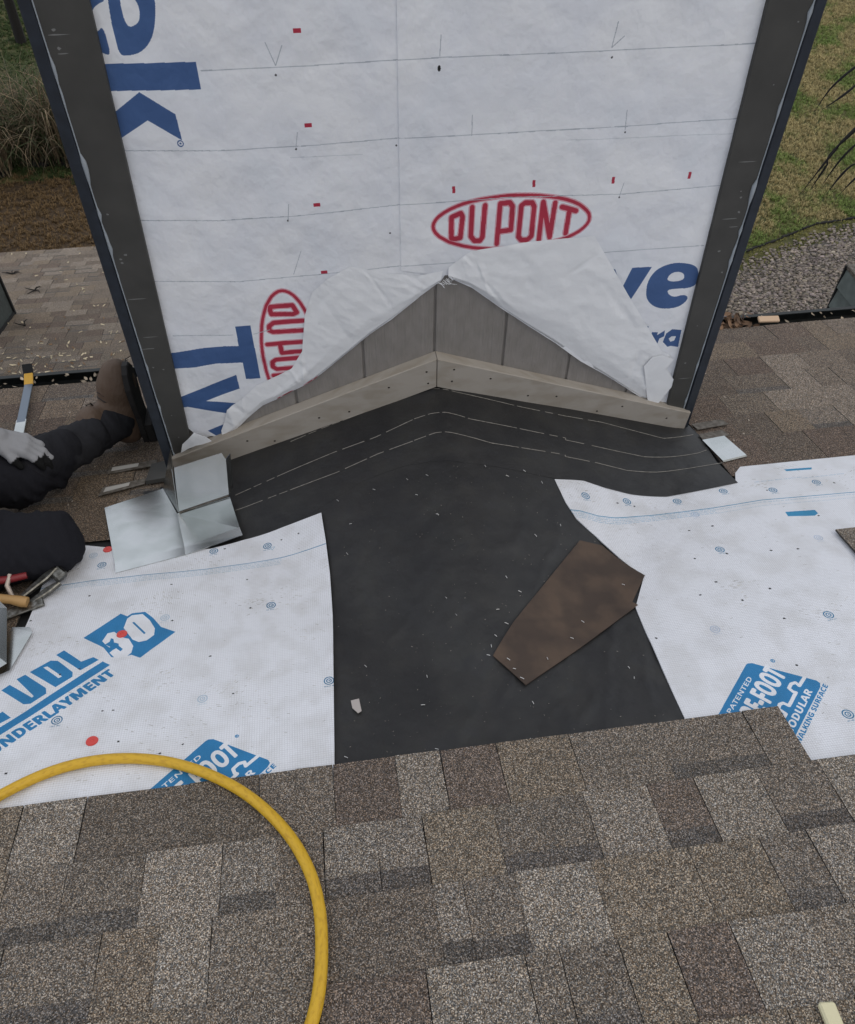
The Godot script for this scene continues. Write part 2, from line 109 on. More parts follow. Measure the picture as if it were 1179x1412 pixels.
const CHIP := [Vector2(-0.338,1.002),Vector2(-0.320,0.999),Vector2(-0.317,1.034),Vector2(-0.325,1.039),Vector2(-0.336,1.023)]
const ROW0 := [-0.974,-0.856,-0.662,-0.527,-0.457,-0.384,-0.261,-0.170,-0.055,0.095,0.271,0.467,0.547]
const TONE0 := "mlddmmblbtmMm"
const ROW1 := [-0.861,-0.726,-0.590,-0.494,-0.409,-0.312,-0.225,-0.092,0.083,0.208,0.302,0.427,0.554]
const TONE1 := "lMlLmLLtMlBlMm"
const ROW2 := [-0.779,-0.685,-0.599,-0.408,-0.225,-0.173,-0.081,0.055,0.233,0.366,0.456]
const TONE2 := "ltlmdLMlTtMt"
const ROW3 := [-0.891,-0.769,-0.636,-0.427,-0.257,-0.097,-0.040,0.057,0.140,0.245,0.377]
const TONE3 := "mltmblmMtblb"
const HOSE := [Vector2(-1.090,1.188),Vector2(-1.057,1.167),Vector2(-1.024,1.140),Vector2(-0.952,1.102),Vector2(-0.872,1.085),Vector2(-0.786,1.090),Vector2(-0.697,1.116),Vector2(-0.609,1.166),Vector2(-0.537,1.226),Vector2(-0.475,1.303),Vector2(-0.437,1.379),Vector2(-0.420,1.450),Vector2(-0.418,1.522),Vector2(-0.425,1.587),Vector2(-0.440,1.636),Vector2(-0.465,1.689),Vector2(-0.510,1.735)]
const A_HOLE := [Vector2(0.690,0.382),Vector2(0.697,0.390),Vector2(0.711,0.389),Vector2(0.709,0.373),Vector2(0.698,0.370)]

var rng := RandomNumberGenerator.new()
var rough_noise := FastNoiseLite.new()
var fine_noise := FastNoiseLite.new()
var taken := {}
var M := {}

# ------------------------------------------------------------------ naming
func numbered(called: String) -> String:
	var n: int = taken.get(called, 0)
	taken[called] = n + 1
	return called if n == 0 else "%s_%03d" % [called, n]

func tag(o: Node3D, label := "", category := "", group := "", kind := "") -> Node3D:
	if label: o.set_meta("label", label)
	if category: o.set_meta("category", category)
	if group: o.set_meta("group", group)
	if kind: o.set_meta("kind", kind)
	return o

func thing(called: String, label: String, category: String, at := Vector3.ZERO, group := "") -> Node3D:
	var o := Node3D.new()
	o.name = numbered(called)
	add_child(o, true)
	o.position = at
	return tag(o, label, category, group)

func put(called: String, mesh: Mesh, m: Material, parent: Node3D = self) -> MeshInstance3D:
	var o := MeshInstance3D.new()
	o.name = numbered(called) if parent == self else called
	o.mesh = mesh
	o.material_override = m
	parent.add_child(o, true)
	return o

# ------------------------------------------------------------------ shapes
func start() -> SurfaceTool:
	var st := SurfaceTool.new()
	st.begin(Mesh.PRIMITIVE_TRIANGLES)
	st.set_smooth_group(-1)
	return st

func done(st: SurfaceTool) -> ArrayMesh:
	st.generate_normals()
	return st.commit()

func tri(st: SurfaceTool, a: Vector3, b: Vector3, c: Vector3, n: Vector3, ua := Vector2.ZERO, ub := Vector2.ZERO, uc := Vector2.ZERO) -> void:
	var flip := (b - a).cross(c - a).dot(n) > 0.0
	st.set_uv(ua); st.add_vertex(a)
	if flip:
		st.set_uv(uc); st.add_vertex(c); st.set_uv(ub); st.add_vertex(b)
	else:
		st.set_uv(ub); st.add_vertex(b); st.set_uv(uc); st.add_vertex(c)

func quad(st: SurfaceTool, a: Vector3, b: Vector3, c: Vector3, d: Vector3, n: Vector3, u := []) -> void:
	if u.is_empty():
		u = [Vector2.ZERO, Vector2.ZERO, Vector2.ZERO, Vector2.ZERO]
	tri(st, a, b, c, n, u[0], u[1], u[2])
	tri(st, a, c, d, n, u[0], u[2], u[3])

# a box with chamfered edges, size s, placed by xf
func box(st: SurfaceTool, xf: Transform3D, s: Vector3, ch := 0.002) -> void:
	var h := s * 0.5
	ch = minf(ch, minf(h.x, minf(h.y, h.z)) * 0.6)
	var ax := [Vector3.RIGHT, Vector3.UP, Vector3.BACK]
	for i in 3:
		var j := (i + 1) % 3
		var k := (i + 2) % 3
		for sg in [-1.0, 1.0]:
			var n: Vector3 = ax[i] * sg
			var c: Vector3 = ax[i] * sg * h[i]
			var u: Vector3 = ax[j] * (h[j] - ch)
			var v: Vector3 = ax[k] * (h[k] - ch)
			var uvs := [Vector2(-u[j] , -v[k]), Vector2(u[j], -v[k]), Vector2(u[j], v[k]), Vector2(-u[j], v[k])]
			var off := Vector2(xf.origin.x + i * 0.37, xf.origin.z + sg * 0.21)
			for q in 4: uvs[q] += off
			quad(st, xf * (c - u - v), xf * (c + u - v), xf * (c + u + v), xf * (c - u + v), xf.basis * n, uvs)
			# the chamfer along axis k between faces i and j
			for sj in [-1.0, 1.0]:
				var a1: Vector3 = ax[i] * sg * h[i] + ax[j] * sj * (h[j] - ch)
				var a2: Vector3 = ax[i] * sg * (h[i] - ch) + ax[j] * sj * h[j]
				quad(st, xf * (a1 - v), xf * (a2 - v), xf * (a2 + v), xf * (a1 + v), xf.basis * (n + ax[j] * sj), [off, off + Vector2(0.01, 0), off + Vector2(0.01, 0.1), off + Vector2(0, 0.1)])
	for a in [-1.0, 1.0]:
		for b in [-1.0, 1.0]:
			for c in [-1.0, 1.0]:
				tri(st, xf * Vector3(a * h.x, b * (h.y - ch), c * (h.z - ch)), xf * Vector3(a * (h.x - ch), b * h.y, c * (h.z - ch)), xf * Vector3(a * (h.x - ch), b * (h.y - ch), c * h.z), xf.basis * Vector3(a, b, c))

func box_mesh(s: Vector3, ch := 0.002) -> ArrayMesh:
	var st := start()
	box(st, Transform3D(), s, ch)
	return done(st)

# a prism: polygon in a plane given by origin o and axes u, v, thick along n (towards +n)
func prism(st: SurfaceTool, poly: PackedVector2Array, o: Vector3, u: Vector3, v: Vector3, n: Vector3, thick: float, ch := 0.0) -> void:
	var ids := Geometry2D.triangulate_polygon(poly)
	var inner := poly
	if ch > 0.0:
		var shrunk := Geometry2D.offset_polygon(poly, -ch, Geometry2D.JOIN_MITER)
		if shrunk.size() == 1 and shrunk[0].size() == poly.size():
			inner = shrunk[0]
			# line the shrunk outline up with the outer one
			var best := 0
			var far := 1e9
			for r in poly.size():
				var d := inner[r].distance_to(poly[0])
				if d < far:
					far = d; best = r
			var turned := PackedVector2Array()
			for r in poly.size(): turned.append(inner[(best + r) % poly.size()])
			inner = turned
		else:
			ch = 0.0
	var tids := Geometry2D.triangulate_polygon(inner)
	for i in range(0, tids.size(), 3):
		var p := [inner[tids[i]], inner[tids[i + 1]], inner[tids[i + 2]]]
		tri(st, o + u * p[0].x + v * p[0].y + n * thick, o + u * p[1].x + v * p[1].y + n * thick, o + u * p[2].x + v * p[2].y + n * thick, n, p[0], p[1], p[2])
	for i in range(0, ids.size(), 3):
		var p := [poly[ids[i]], poly[ids[i + 1]], poly[ids[i + 2]]]
		tri(st, o + u * p[0].x + v * p[0].y, o + u * p[1].x + v * p[1].y, o + u * p[2].x + v * p[2].y, -n, p[0], p[1], p[2])
	var cw := Geometry2D.is_polygon_clockwise(poly)
	for i in poly.size():
		var a := poly[i]
		var b := poly[(i + 1) % poly.size()]
		var e := (b - a).normalized()
		var out := (u * e.y - v * e.x) * (1.0 if not cw else -1.0)
		var A := o + u * a.x + v * a.y
		var B := o + u * b.x + v * b.y
		quad(st, A, B, B + n * (thick - ch), A + n * (thick - ch), out, [a, b, b + Vector2(0, thick), a + Vector2(0, thick)])
		if ch > 0.0:
			var ia := inner[i]
			var ib := inner[(i + 1) % poly.size()]
			quad(st, A + n * (thick - ch), B + n * (thick - ch), o + u * ib.x + v * ib.y + n * thick, o + u * ia.x + v * ia.y + n * thick, out + n, [a, b, ib, ia])

func prism_mesh(poly: PackedVector2Array, o: Vector3, u: Vector3, v: Vector3, n: Vector3, thick: float, ch := 0.0) -> ArrayMesh:
	var st := start()
	prism(st, poly, o, u, v, n, thick, ch)
	return done(st)

func tube(st: SurfaceTool, pts: Array, r0: float, r1: float, sides := 10, radii := []) -> void:
	st.set_smooth_group(1)
	var up := Vector3.UP
	var rings := []
	var along := 0.0
	for i in pts.size():
		var d: Vector3 = ((pts[mini(i + 1, pts.size() - 1)] as Vector3) - (pts[maxi(i - 1, 0)] as Vector3)).normalized()
		if absf(d.dot(up)) > 0.95: up = Vector3.RIGHT if absf(d.x) < 0.9 else Vector3.BACK
		var sx := d.cross(up).normalized()
		up = sx.cross(d).normalized()
		var r: float = radii[i] if radii else lerpf(r0, r1, float(i) / maxf(1.0, pts.size() - 1.0))
		if i > 0: along += (pts[i] as Vector3).distance_to(pts[i - 1])
		var ring := []
		for k in sides + 1:
			var a := TAU * k / sides
			ring.append([(pts[i] as Vector3) + (sx * cos(a) + up * sin(a)) * r, Vector2(along, float(k) / sides * TAU * maxf(r, 0.001))])
		rings.append(ring)
	for i in rings.size() - 1:
		for k in sides:
			var c: Vector3 = pts[i]
			quad(st, rings[i][k][0], rings[i + 1][k][0], rings[i + 1][k + 1][0], rings[i][k + 1][0], (rings[i][k][0] as Vector3) + (rings[i][k + 1][0] as Vector3) - c * 2.0, [rings[i][k][1], rings[i + 1][k][1], rings[i + 1][k + 1][1], rings[i][k + 1][1]])
	st.set_smooth_group(2)
	for e in [0, pts.size() - 1]:
		var n: Vector3 = (pts[0] as Vector3) - (pts[1] as Vector3) if e == 0 else (pts[e] as Vector3) - (pts[e - 1] as Vector3)
		for k in sides:
			tri(st, pts[e], rings[e][k][0], rings[e][k + 1][0], n)
	st.set_smooth_group(-1)

func tube_mesh(pts: Array, r0: float, r1: float, sides := 10, radii := []) -> ArrayMesh:
	var st := start()
	tube(st, pts, r0, r1, sides, radii)
	return done(st)

func ball(st: SurfaceTool, at: Vector3, r: Vector3, rings := 6, sides := 10) -> void:
	st.set_smooth_group(1)
	for i in rings:
		for k in sides:
			var p := []
			for q in [[i, k], [i + 1, k], [i + 1, k + 1], [i, k + 1]]:
				var th: float = PI * q[0] / rings
				var ph: float = TAU * (q[1] % sides) / sides
				p.append(Vector3(sin(th) * cos(ph), cos(th), sin(th) * sin(ph)))
			quad(st, at + r * p[0], at + r * p[1], at + r * p[2], at + r * p[3], p[0] + p[1] + p[2] + p[3])
	st.set_smooth_group(-1)

# the roof's own height, with the cricket built on it
func height(x: float, z: float) -> float:
	var r := K * z
	if z < 0.0 or absf(x) > HALF:
		return r
	var c := RIDGE * (1.0 - sqrt(x * x + 0.0016) / HALF) + RIDGE * 0.04 / HALF * 0.5
	var h := maxf(0.03 - absf(r - c), 0.0) / 0.03
	return maxf(r, c) + h * h * 0.0075

func on_roof(p: Vector2, off := 0.0) -> Vector3:
	return Vector3(p.x, height(p.x, p.y) + off, p.y)

# a point of the plain roof plane: x along the eave, s up the slope, n off it
func slope(x: float, s: float, n: float) -> Vector3:
	return Vector3(x, s * sin(SL) + n * cos(SL), s * cos(SL) - n * sin(SL))

func spread(mode: String, p: Vector2, off: float, amp: float) -> Vector3:
	if mode == "roof":
		var keep := clampf(minf((p.y - 0.40) / 0.22, (1.13 - p.y) / 0.14), 0.15, 1.0)
		return Vector3(p.x, height(p.x, p.y) + off + amp * keep * (0.5 + 0.5 * rough_noise.get_noise_2d(p.x * 420.0, p.y * 420.0)), p.y)
	if mode == "felt" or mode == "strip":
		# gentle waves and a few creases, which fade out under the strips along the chase
		var free := clampf((p.y - 0.30) / 0.25, 0.0, 1.0) * clampf((0.44 - absf(p.x)) / 0.12, 0.0, 1.0)
		var ridge := pow(clampf(1.0 - absf(rough_noise.get_noise_2d(p.x * 300.0 + p.y * 160.0, p.y * 110.0 - p.x * 90.0)) * 5.0, 0.0, 1.0), 2.0)
		var h := amp * (0.5 + 0.5 * rough_noise.get_noise_2d(p.x * 420.0 + 900.0, p.y * 420.0)) + free * 0.0042 * ridge
		if mode == "strip": off += 0.0040 * smoothstep(0.22, 0.45, p.x)
		return Vector3(p.x, height(p.x, p.y) + off + h * lerpf(0.25, 1.0, free), p.y)
	var w := rough_noise.get_noise_2d(p.x * 260.0 + 40.0, p.y * 260.0) * 0.6 + rough_noise.get_noise_2d(p.x * 900.0, p.y * 700.0 + p.x * 500.0) * 0.3
	return Vector3(p.x, p.y, off + amp * (0.6 + w))

# a sheet with the outline poly laid over the roof or on the chase's face; it follows every bump, and its edge turns down
func sheet(poly: PackedVector2Array, mode: String, step: float, off: float, amp: float, uv_at: Vector2, uv_size: Vector2, skirt: float) -> ArrayMesh:
	var st := start()
	st.set_smooth_group(1)
	var lo := poly[0]
	var hi := poly[0]
	for p in poly:
		lo = lo.min(p); hi = hi.max(p)
	var n := Vector3.BACK if mode == "face" else Vector3.UP
	var gx := floorf(lo.x / step) * step
	while gx < hi.x:
		var gy := floorf(lo.y / step) * step
		while gy < hi.y:
			var cell := PackedVector2Array([Vector2(gx, gy), Vector2(gx + step, gy), Vector2(gx + step, gy + step), Vector2(gx, gy + step)])
			for piece in Geometry2D.intersect_polygons(cell, poly):
				var ids := Geometry2D.triangulate_polygon(piece)
				for i in range(0, ids.size(), 3):
					var a := piece[ids[i]].snapped(Vector2(0.0001, 0.0001))
					var b := piece[ids[i + 1]].snapped(Vector2(0.0001, 0.0001))
					var c := piece[ids[i + 2]].snapped(Vector2(0.0001, 0.0001))
					if absf((b - a).cross(c - a)) < 1e-9: continue
					tri(st, spread(mode, a, off, amp), spread(mode, b, off, amp), spread(mode, c, off, amp), n, (a - uv_at) / uv_size, (b - uv_at) / uv_size, (c - uv_at) / uv_size)
			gy += step
		gx += step
	if skirt > 0.0:
		st.set_smooth_group(-1)
		var cw := Geometry2D.is_polygon_clockwise(poly)
		for i in poly.size():
			var a := poly[i]
			var b := poly[(i + 1) % poly.size()]
			var m := maxi(1, int(a.distance_to(b) / 0.02))
			var e := (b - a).normalized() * (1.0 if not cw else -1.0)
			var out := Vector3(e.y, -e.x, 0) if mode == "face" else Vector3(e.y, 0, -e.x)
			for k in m:
				var p := a.lerp(b, float(k) / m)
				var q := a.lerp(b, float(k + 1) / m)
				var P := spread(mode, p, off, amp)
				var Q := spread(mode, q, off, amp)
				quad(st, P, Q, Q - n * skirt, P - n * skirt, out, [(p - uv_at) / uv_size, (q - uv_at) / uv_size, (q - uv_at) / uv_size, (p - uv_at) / uv_size])
	return done(st)

# a narrow mark of constant width along a line on the roof
func ribbon(pts: Array, wide: float, off: float, dash := 0.0) -> ArrayMesh:
	var st := start()
	var along := 0.0
	var fade := 0.0
	for i in pts.size() - 1:
		var a: Vector2 = pts[i]
		var b: Vector2 = pts[i + 1]
		var m := maxi(1, int(a.distance_to(b) / 0.008))
		for k in m:
			var p := a.lerp(b, float(k) / m)
			var q := a.lerp(b, float(k + 1) / m)
			along += p.distance_to(q)
			fade = fine_noise.get_noise_1d(along * 900.0 + wide * 1e5)
			if dash > 0.0 and fade < -0.34: continue
			var s := (q - p).normalized().orthogonal() * wide * (0.5 + 0.25 * fine_noise.get_noise_1d(along * 2500.0))
			quad(st, spread("strip", p - s, off, 0.0026), spread("strip", q - s, off, 0.0026), spread("strip", q + s, off, 0.0026), spread("strip", p + s, off, 0.0026), Vector3.UP)
	return done(st)

# ------------------------------------------------------------------ materials and prints
func lin(r: float, g: float, b: float) -> Color:
	return Color(r, g, b).linear_to_srgb()

func mat(c: Color, rough := 0.8, metal := 0.0) -> StandardMaterial3D:
	var m := StandardMaterial3D.new()
	m.albedo_color = c
	m.roughness = rough
	m.metallic = metal
	return m

func cloud(freq: float, sd: int, lo: Color, hi: Color, size := 512, octaves := 4, spots := [0.0, 1.0]) -> NoiseTexture2D:
	var n := FastNoiseLite.new()
	n.seed = sd
	n.frequency = freq
	n.fractal_octaves = octaves
	var t := NoiseTexture2D.new()
	t.width = size; t.height = size
	t.seamless = true
	t.noise = n
	var g := Gradient.new()
	g.offsets = PackedFloat32Array(spots)
	g.colors = PackedColorArray([lo, hi])
	t.color_ramp = g
	return t

func bumps(freq: float, sd: int, strength: float, size := 512, octaves := 4) -> NoiseTexture2D:
	var n := FastNoiseLite.new()
	n.seed = sd
	n.frequency = freq
	n.fractal_octaves = octaves
	var t := NoiseTexture2D.new()
	t.width = size; t.height = size
	t.seamless = true
	t.as_normal_map = true
	t.bump_strength = strength
	t.noise = n
	return t

# wear: a second, larger pattern over a material's own colour
func wear(m: StandardMaterial3D, t: Texture2D) -> void:
	m.detail_enabled = true
	m.detail_blend_mode = BaseMaterial3D.BLEND_MODE_MUL
	m.detail_albedo = t
	m.detail_uv_layer = BaseMaterial3D.DETAIL_UV_1

func tri_map(m: StandardMaterial3D, per_metre: float) -> StandardMaterial3D:
	m.uv1_triplanar = true
	m.uv1_world_triplanar = true
	m.uv1_scale = Vector3.ONE * per_metre
	return m

func fill(im: Image, contours: Array, c: Color) -> void:
	var top := 1e9
	var bot := -1e9
	for k in contours:
		for p in k:
			top = minf(top, p.y); bot = maxf(bot, p.y)
	var w := im.get_width()
	for y in range(maxi(0, int(floorf(top))), mini(im.get_height() - 1, int(ceilf(bot))) + 1):
		var xs := []
		var fy := y + 0.5
		for k in contours:
			var n: int = k.size()
			for i in n:
				var a: Vector2 = k[i]
				var b: Vector2 = k[(i + 1) % n]
				if (a.y <= fy) != (b.y <= fy):
					xs.append(a.x + (fy - a.y) / (b.y - a.y) * (b.x - a.x))
		xs.sort()
		for i in range(0, xs.size() - 1, 2):
			var x0 := clampi(int(roundf(xs[i])), 0, w)
			var x1 := clampi(int(roundf(xs[i + 1])), 0, w)
			if x1 > x0: im.fill_rect(Rect2i(x0, y, x1 - x0, 1), c)

func fan(at: Vector2, r: float, n := 20, squash := 1.0) -> Array:
	var o := []
	for i in n: o.append(at + Vector2(cos(TAU * i / n), sin(TAU * i / n) * squash) * r)
	return o

func stroke(im: Image, pts: Array, wide: float, c: Color, joints := true) -> void:
	for i in pts.size() - 1:
		var a: Vector2 = pts[i]
		var b: Vector2 = pts[i + 1]
		if a.distance_to(b) < 0.01: continue
		var s := (b - a).normalized().orthogonal() * wide * 0.5
		fill(im, [[a - s, b - s, b + s, a + s]], c)
		if joints:
			fill(im, [fan(a, wide * 0.5, 10)], c); fill(im, [fan(b, wide * 0.5, 10)], c)

class Page:
	var at: Vector2
	var size: Vector2
	var px: Vector2
	func to(p: Vector2) -> Vector2: return (p - at) / size * px
	func all(pts) -> Array:
		var o := []
		for p in pts: o.append(to(p))
		return o

# lettering: the outline of the words, laid between three corners (foot left, foot right, head left) of the page
func words(im: Image, page: Page, text: String, corners: Array, c: Color, bold := true, fat := 0.0) -> void:
	var tm := TextMesh.new()
	var f := SystemFont.new()
	f.font_names = PackedStringArray(["Droid Sans"])
	f.font_weight = 700 if bold else 400
	tm.font = f
	tm.text = text
	tm.font_size = 64
	tm.depth = 0.0
	tm.curve_step = 2.0
	var arrays := tm.get_mesh_arrays()
	var vs: PackedVector3Array = arrays[Mesh.ARRAY_VERTEX]
	var ids: PackedInt32Array = arrays[Mesh.ARRAY_INDEX]
	var lo := Vector2(1e9, 1e9)
	var hi := -lo
	for v in vs:
		lo = lo.min(Vector2(v.x, v.y)); hi = hi.max(Vector2(v.x, v.y))
	var o := page.to(corners[0])
	var ex := page.to(corners[1]) - o
	var ey := page.to(corners[2]) - o
	for i in range(0, ids.size(), 3):
		var t := []
		for k in 3:
			var v := vs[ids[i + k]]
			t.append(o + ex * ((v.x - lo.x) / (hi.x - lo.x)) + ey * ((v.y - lo.y) / (hi.y - lo.y)))
		fill(im, [t], c)
		if fat > 0.0:
			for k in 3: stroke(im, [t[k], t[(k + 1) % 3]], fat, c, false)

func small_print(im: Image, a: Vector2, b: Vector2, tall: float, c: Color) -> void:
	# lines of tiny lettering, too small to read
	var d := (b - a).normalized()
	var up := d.orthogonal()
	var t := 0.0
	var total := a.distance_to(b)
	while t < total:
		var word := rng.randf_range(2.0, 7.0)
		var k := 0.0
		while k < word and t < total:
			var p := a + d * t
			var h := tall * rng.randf_range(0.55, 1.0)
			fill(im, [[p, p + d * tall * 0.3, p + d * tall * 0.3 + up * h, p + up * h]], c)
			t += tall * 0.62
			k += 1.0
		t += tall * 0.6

func ring_mark(im: Image, at: Vector2, r: float, c: Color) -> void:
	fill(im, [fan(at, r, 24), fan(at, r * 0.78, 24)], c)
	fill(im, [fan(at, r * 0.55, 20), fan(at, r * 0.34, 20)], c)
	fill(im, [fan(at + Vector2(r * 0.05, 0), r * 0.15, 10)], c)
	small_print(im, at + Vector2(-r * 0.9, r * 1.5), at + Vector2(r * 0.9, r * 1.4), r * 0.3, c)

func printed(im: Image) -> ImageTexture:
	return ImageTexture.create_from_image(im)

# granules of a shingle: loose stones of several shades
func granules(size: int, sd: int) -> Array:
	rng.seed = sd
	var px := PackedByteArray(); px.resize(size * size * 3)
	var hp := PackedByteArray(); hp.resize(size * size)
	for y in size:
		for x in size:
			var v := rng.randf()
			var s := 0.40
			if v < 0.24: s = rng.randf_range(0.20, 0.36)
			elif v < 0.72: s = rng.randf_range(0.38, 0.56)
			elif v < 0.93: s = rng.randf_range(0.60, 0.80)
			else: s = rng.randf_range(0.84, 1.0)
			var warm := rng.randf_range(-0.03, 0.05)
			var i := (y * size + x) * 3
			px[i] = clampi(int((s + warm) * 255), 0, 255)
			px[i + 1] = clampi(int(s * 255), 0, 255)
			px[i + 2] = clampi(int((s - warm * 1.2) * 255), 0, 255)
			hp[y * size + x] = int(rng.randf() * 255)
	var im := Image.create_from_data(size, size, false, Image.FORMAT_RGB8, px)
	var hm := Image.create_from_data(size, size, false, Image.FORMAT_L8, hp)
	for k in [im, hm]:
		k.resize(size * 2, size * 2, Image.INTERPOLATE_BILINEAR if k == hm else Image.INTERPOLATE_NEAREST)
	return [printed(im), printed(hm)]

# ------------------------------------------------------------------ the setting up
func _ready() -> void:
	var camera := Camera3D.new()
	camera.name = "camera"
	camera.transform = Transform3D(Basis(Vector3(0.98995, 0.00842, 0.14116), Vector3(0.10154, 0.65248, -0.75098), Vector3(-0.09843, 0.75776, 0.64506)), Vector3(-0.31044, 1.91484, 1.88668))
	camera.fov = 62.929
	camera.near = 0.05
	camera.far = 400.0
	add_child(camera)
	var sky := ProceduralSkyMaterial.new()
	sky.sky_top_color = lin(0.92, 0.97, 1.06)
	sky.sky_horizon_color = lin(0.82, 0.87, 0.96)
	sky.sky_curve = 0.25
	sky.ground_bottom_color = lin(0.08, 0.08, 0.07)
	sky.ground_horizon_color = lin(0.3, 0.31, 0.32)
	sky.sun_angle_max = 1.0
	var env := Environment.new()
	env.background_mode = Environment.BG_SKY
	env.sky = Sky.new()
	env.sky.sky_material = sky
	env.tonemap_mode = Environment.TONE_MAPPER_LINEAR
	env.tonemap_exposure = 0.97
	env.sdfgi_enabled = true
	env.ssao_enabled = true
	env.ssil_enabled = true
	var around := WorldEnvironment.new()
	around.name = "sky"
	around.environment = env
	add_child(around)
	var sun := DirectionalLight3D.new()
	sun.name = "sun"
	sun.light_energy = 0.26
	sun.light_color = Color(1.0, 0.975, 0.94)
	sun.light_angular_distance = 30.0
	sun.shadow_enabled = true
	add_child(sun)
	sun.look_at_from_position(Vector3(6, 12, 5), Vector3.ZERO)

	rng.seed = 7
	rough_noise.seed = 3
	rough_noise.frequency = 0.012
	rough_noise.fractal_octaves = 3
	fine_noise.seed = 9
	fine_noise.frequency = 0.02
	materials()
	ground()
	background()
	house()
	lower_wing()
	chase()
	sheets()
	hose()
	flashings()
	person()
	tools()
	small_things()

func materials() -> void:
	var g := granules(512, 21)
	var s := mat(Color.WHITE, 0.95)
	s.albedo_texture = g[0]
	s.vertex_color_use_as_albedo = true
	s.heightmap_enabled = true
	s.heightmap_texture = g[1]
	s.heightmap_scale = 0.12
	M.shingle = s
	M.felt = tri_map(mat(lin(0.027, 0.027, 0.0275), 0.56), 1.1)
	M.felt.albedo_texture = cloud(0.009, 31, Color(0.79, 0.79, 0.80), Color(1.08, 1.06, 1.01), 512, 6, [0.25, 0.85])
	M.felt.normal_enabled = true
	M.felt.normal_texture = bumps(0.02, 32, 4.0, 512, 5)
	M.felt.normal_scale = 0.5
	wear(M.felt, cloud(0.02, 33, Color(0.90, 0.90, 0.92), Color(1.0, 1.0, 1.0), 512, 5, [0.35, 0.65]))
	M.felt_strip = M.felt
	M.scrap = tri_map(mat(lin(0.088, 0.061, 0.046), 0.8), 3.0)
	M.scrap.albedo_texture = cloud(0.005, 34, Color(0.76, 0.75, 0.75), Color(1, 0.98, 0.94), 512, 8, [0.3, 0.75])
	M.chalk = mat(lin(0.25, 0.235, 0.21), 0.95)
	M.steel = tri_map(mat(lin(0.36, 0.36, 0.34), 0.42, 1.0), 12.0)
	M.steel.albedo_texture = cloud(0.02, 30, Color(0.45, 0.43, 0.4), Color(1, 1, 1), 256, 4)
	M.galv = tri_map(mat(lin(0.55, 0.565, 0.565), 0.27, 1.0), 2.2)
	M.galv.albedo_texture = cloud(0.005, 35, Color(0.93, 0.94, 0.93), Color(1.04, 1.04, 1.04), 512, 3, [0.25, 0.75])
	M.galv.roughness_texture = cloud(0.012, 36, Color(0.85, 0.85, 0.85), Color(1, 1, 1), 512, 4)
	M.galv.normal_enabled = true
	M.galv.normal_texture = bumps(0.006, 37, 4.0)
	M.galv.normal_scale = 0.05
	M.old_metal = tri_map(mat(lin(0.21, 0.195, 0.17), 0.65, 0.2), 5.0)
	M.old_metal.albedo_texture = cloud(0.016, 38, Color(0.55, 0.5, 0.46), Color(1, 1, 1), 512, 5)
	M.grey_board = tri_map(mat(lin(0.058, 0.056, 0.051), 0.62), 1.4)
	M.grey_board.albedo_texture = cloud(0.012, 39, Color(0.84, 0.84, 0.84), Color(1, 1, 1), 512, 5)
	M.navy = tri_map(mat(lin(0.017, 0.0235, 0.036), 0.55), 2.0)
	M.navy.albedo_texture = cloud(0.02, 40, Color(0.75, 0.75, 0.75), Color(1, 1, 1), 512, 4)
	M.caulk = mat(lin(0.30, 0.33, 0.36), 0.6)
	M.scuff = mat(lin(0.17, 0.17, 0.165), 0.8)
	# painted plywood: a grain that runs up the boards
	var grain := FastNoiseLite.new()
	grain.seed = 41
	grain.frequency = 0.03
	grain.fractal_octaves = 4
	var gi := grain.get_image(512, 64)
	gi.resize(512, 512, Image.INTERPOLATE_CUBIC)
	var gt := printed(gi)
	M.siding = mat(lin(0.25, 0.23, 0.215), 0.85)
	M.siding.heightmap_enabled = true
	M.siding.heightmap_texture = gt
	M.siding.heightmap_scale = 0.16
	M.siding.uv1_scale = Vector3(6.0, 3.0, 1.0)
	wear(M.siding, cloud(0.008, 42, Color(0.92, 0.92, 0.91), Color(1, 1, 1), 512, 5))
	M.trim = mat(lin(0.36, 0.325, 0.283), 0.78)
	M.trim.heightmap_enabled = true
	M.trim.heightmap_texture = gt
	M.trim.heightmap_scale = 0.05
	M.trim.uv1_scale = Vector3(2.0, 5.0, 1.0)
	wear(M.trim, cloud(0.006, 43, Color(0.93, 0.92, 0.90), Color(1, 1, 1), 512, 5, [0.2, 0.6]))
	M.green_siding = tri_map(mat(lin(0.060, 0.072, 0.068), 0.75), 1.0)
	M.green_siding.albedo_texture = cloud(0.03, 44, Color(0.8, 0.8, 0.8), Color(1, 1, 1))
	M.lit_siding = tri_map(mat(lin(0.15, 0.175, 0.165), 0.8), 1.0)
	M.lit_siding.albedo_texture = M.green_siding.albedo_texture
	M.dark = mat(lin(0.008, 0.0085, 0.009), 0.8)
	M.gutter = tri_map(mat(lin(0.014, 0.018, 0.018), 0.55), 3.0)
	M.gutter.albedo_texture = cloud(0.02, 45, Color(0.6, 0.6, 0.55), Color(1, 1, 1), 512, 5)
	M.nail = mat(lin(0.03, 0.022, 0.018), 0.7, 0.3)
	M.staple = mat(lin(0.75, 0.74, 0.72), 0.45, 0.8)
	M.wood = tri_map(mat(lin(0.16, 0.12, 0.08), 0.85), 2.0)
	M.wood.albedo_texture = cloud(0.02, 46, Color(0.7, 0.68, 0.64), Color(1, 1, 1))
	M.paint_red = mat(lin(0.62, 0.055, 0.045), 0.45)
	M.bark = tri_map(mat(lin(0.022, 0.018, 0.015), 0.95), 3.0)
	M.bark.albedo_texture = cloud(0.03, 47, Color(0.5, 0.5, 0.5), Color(1, 1, 1))
	M.twig = mat(lin(0.008, 0.007, 0.007), 0.9)
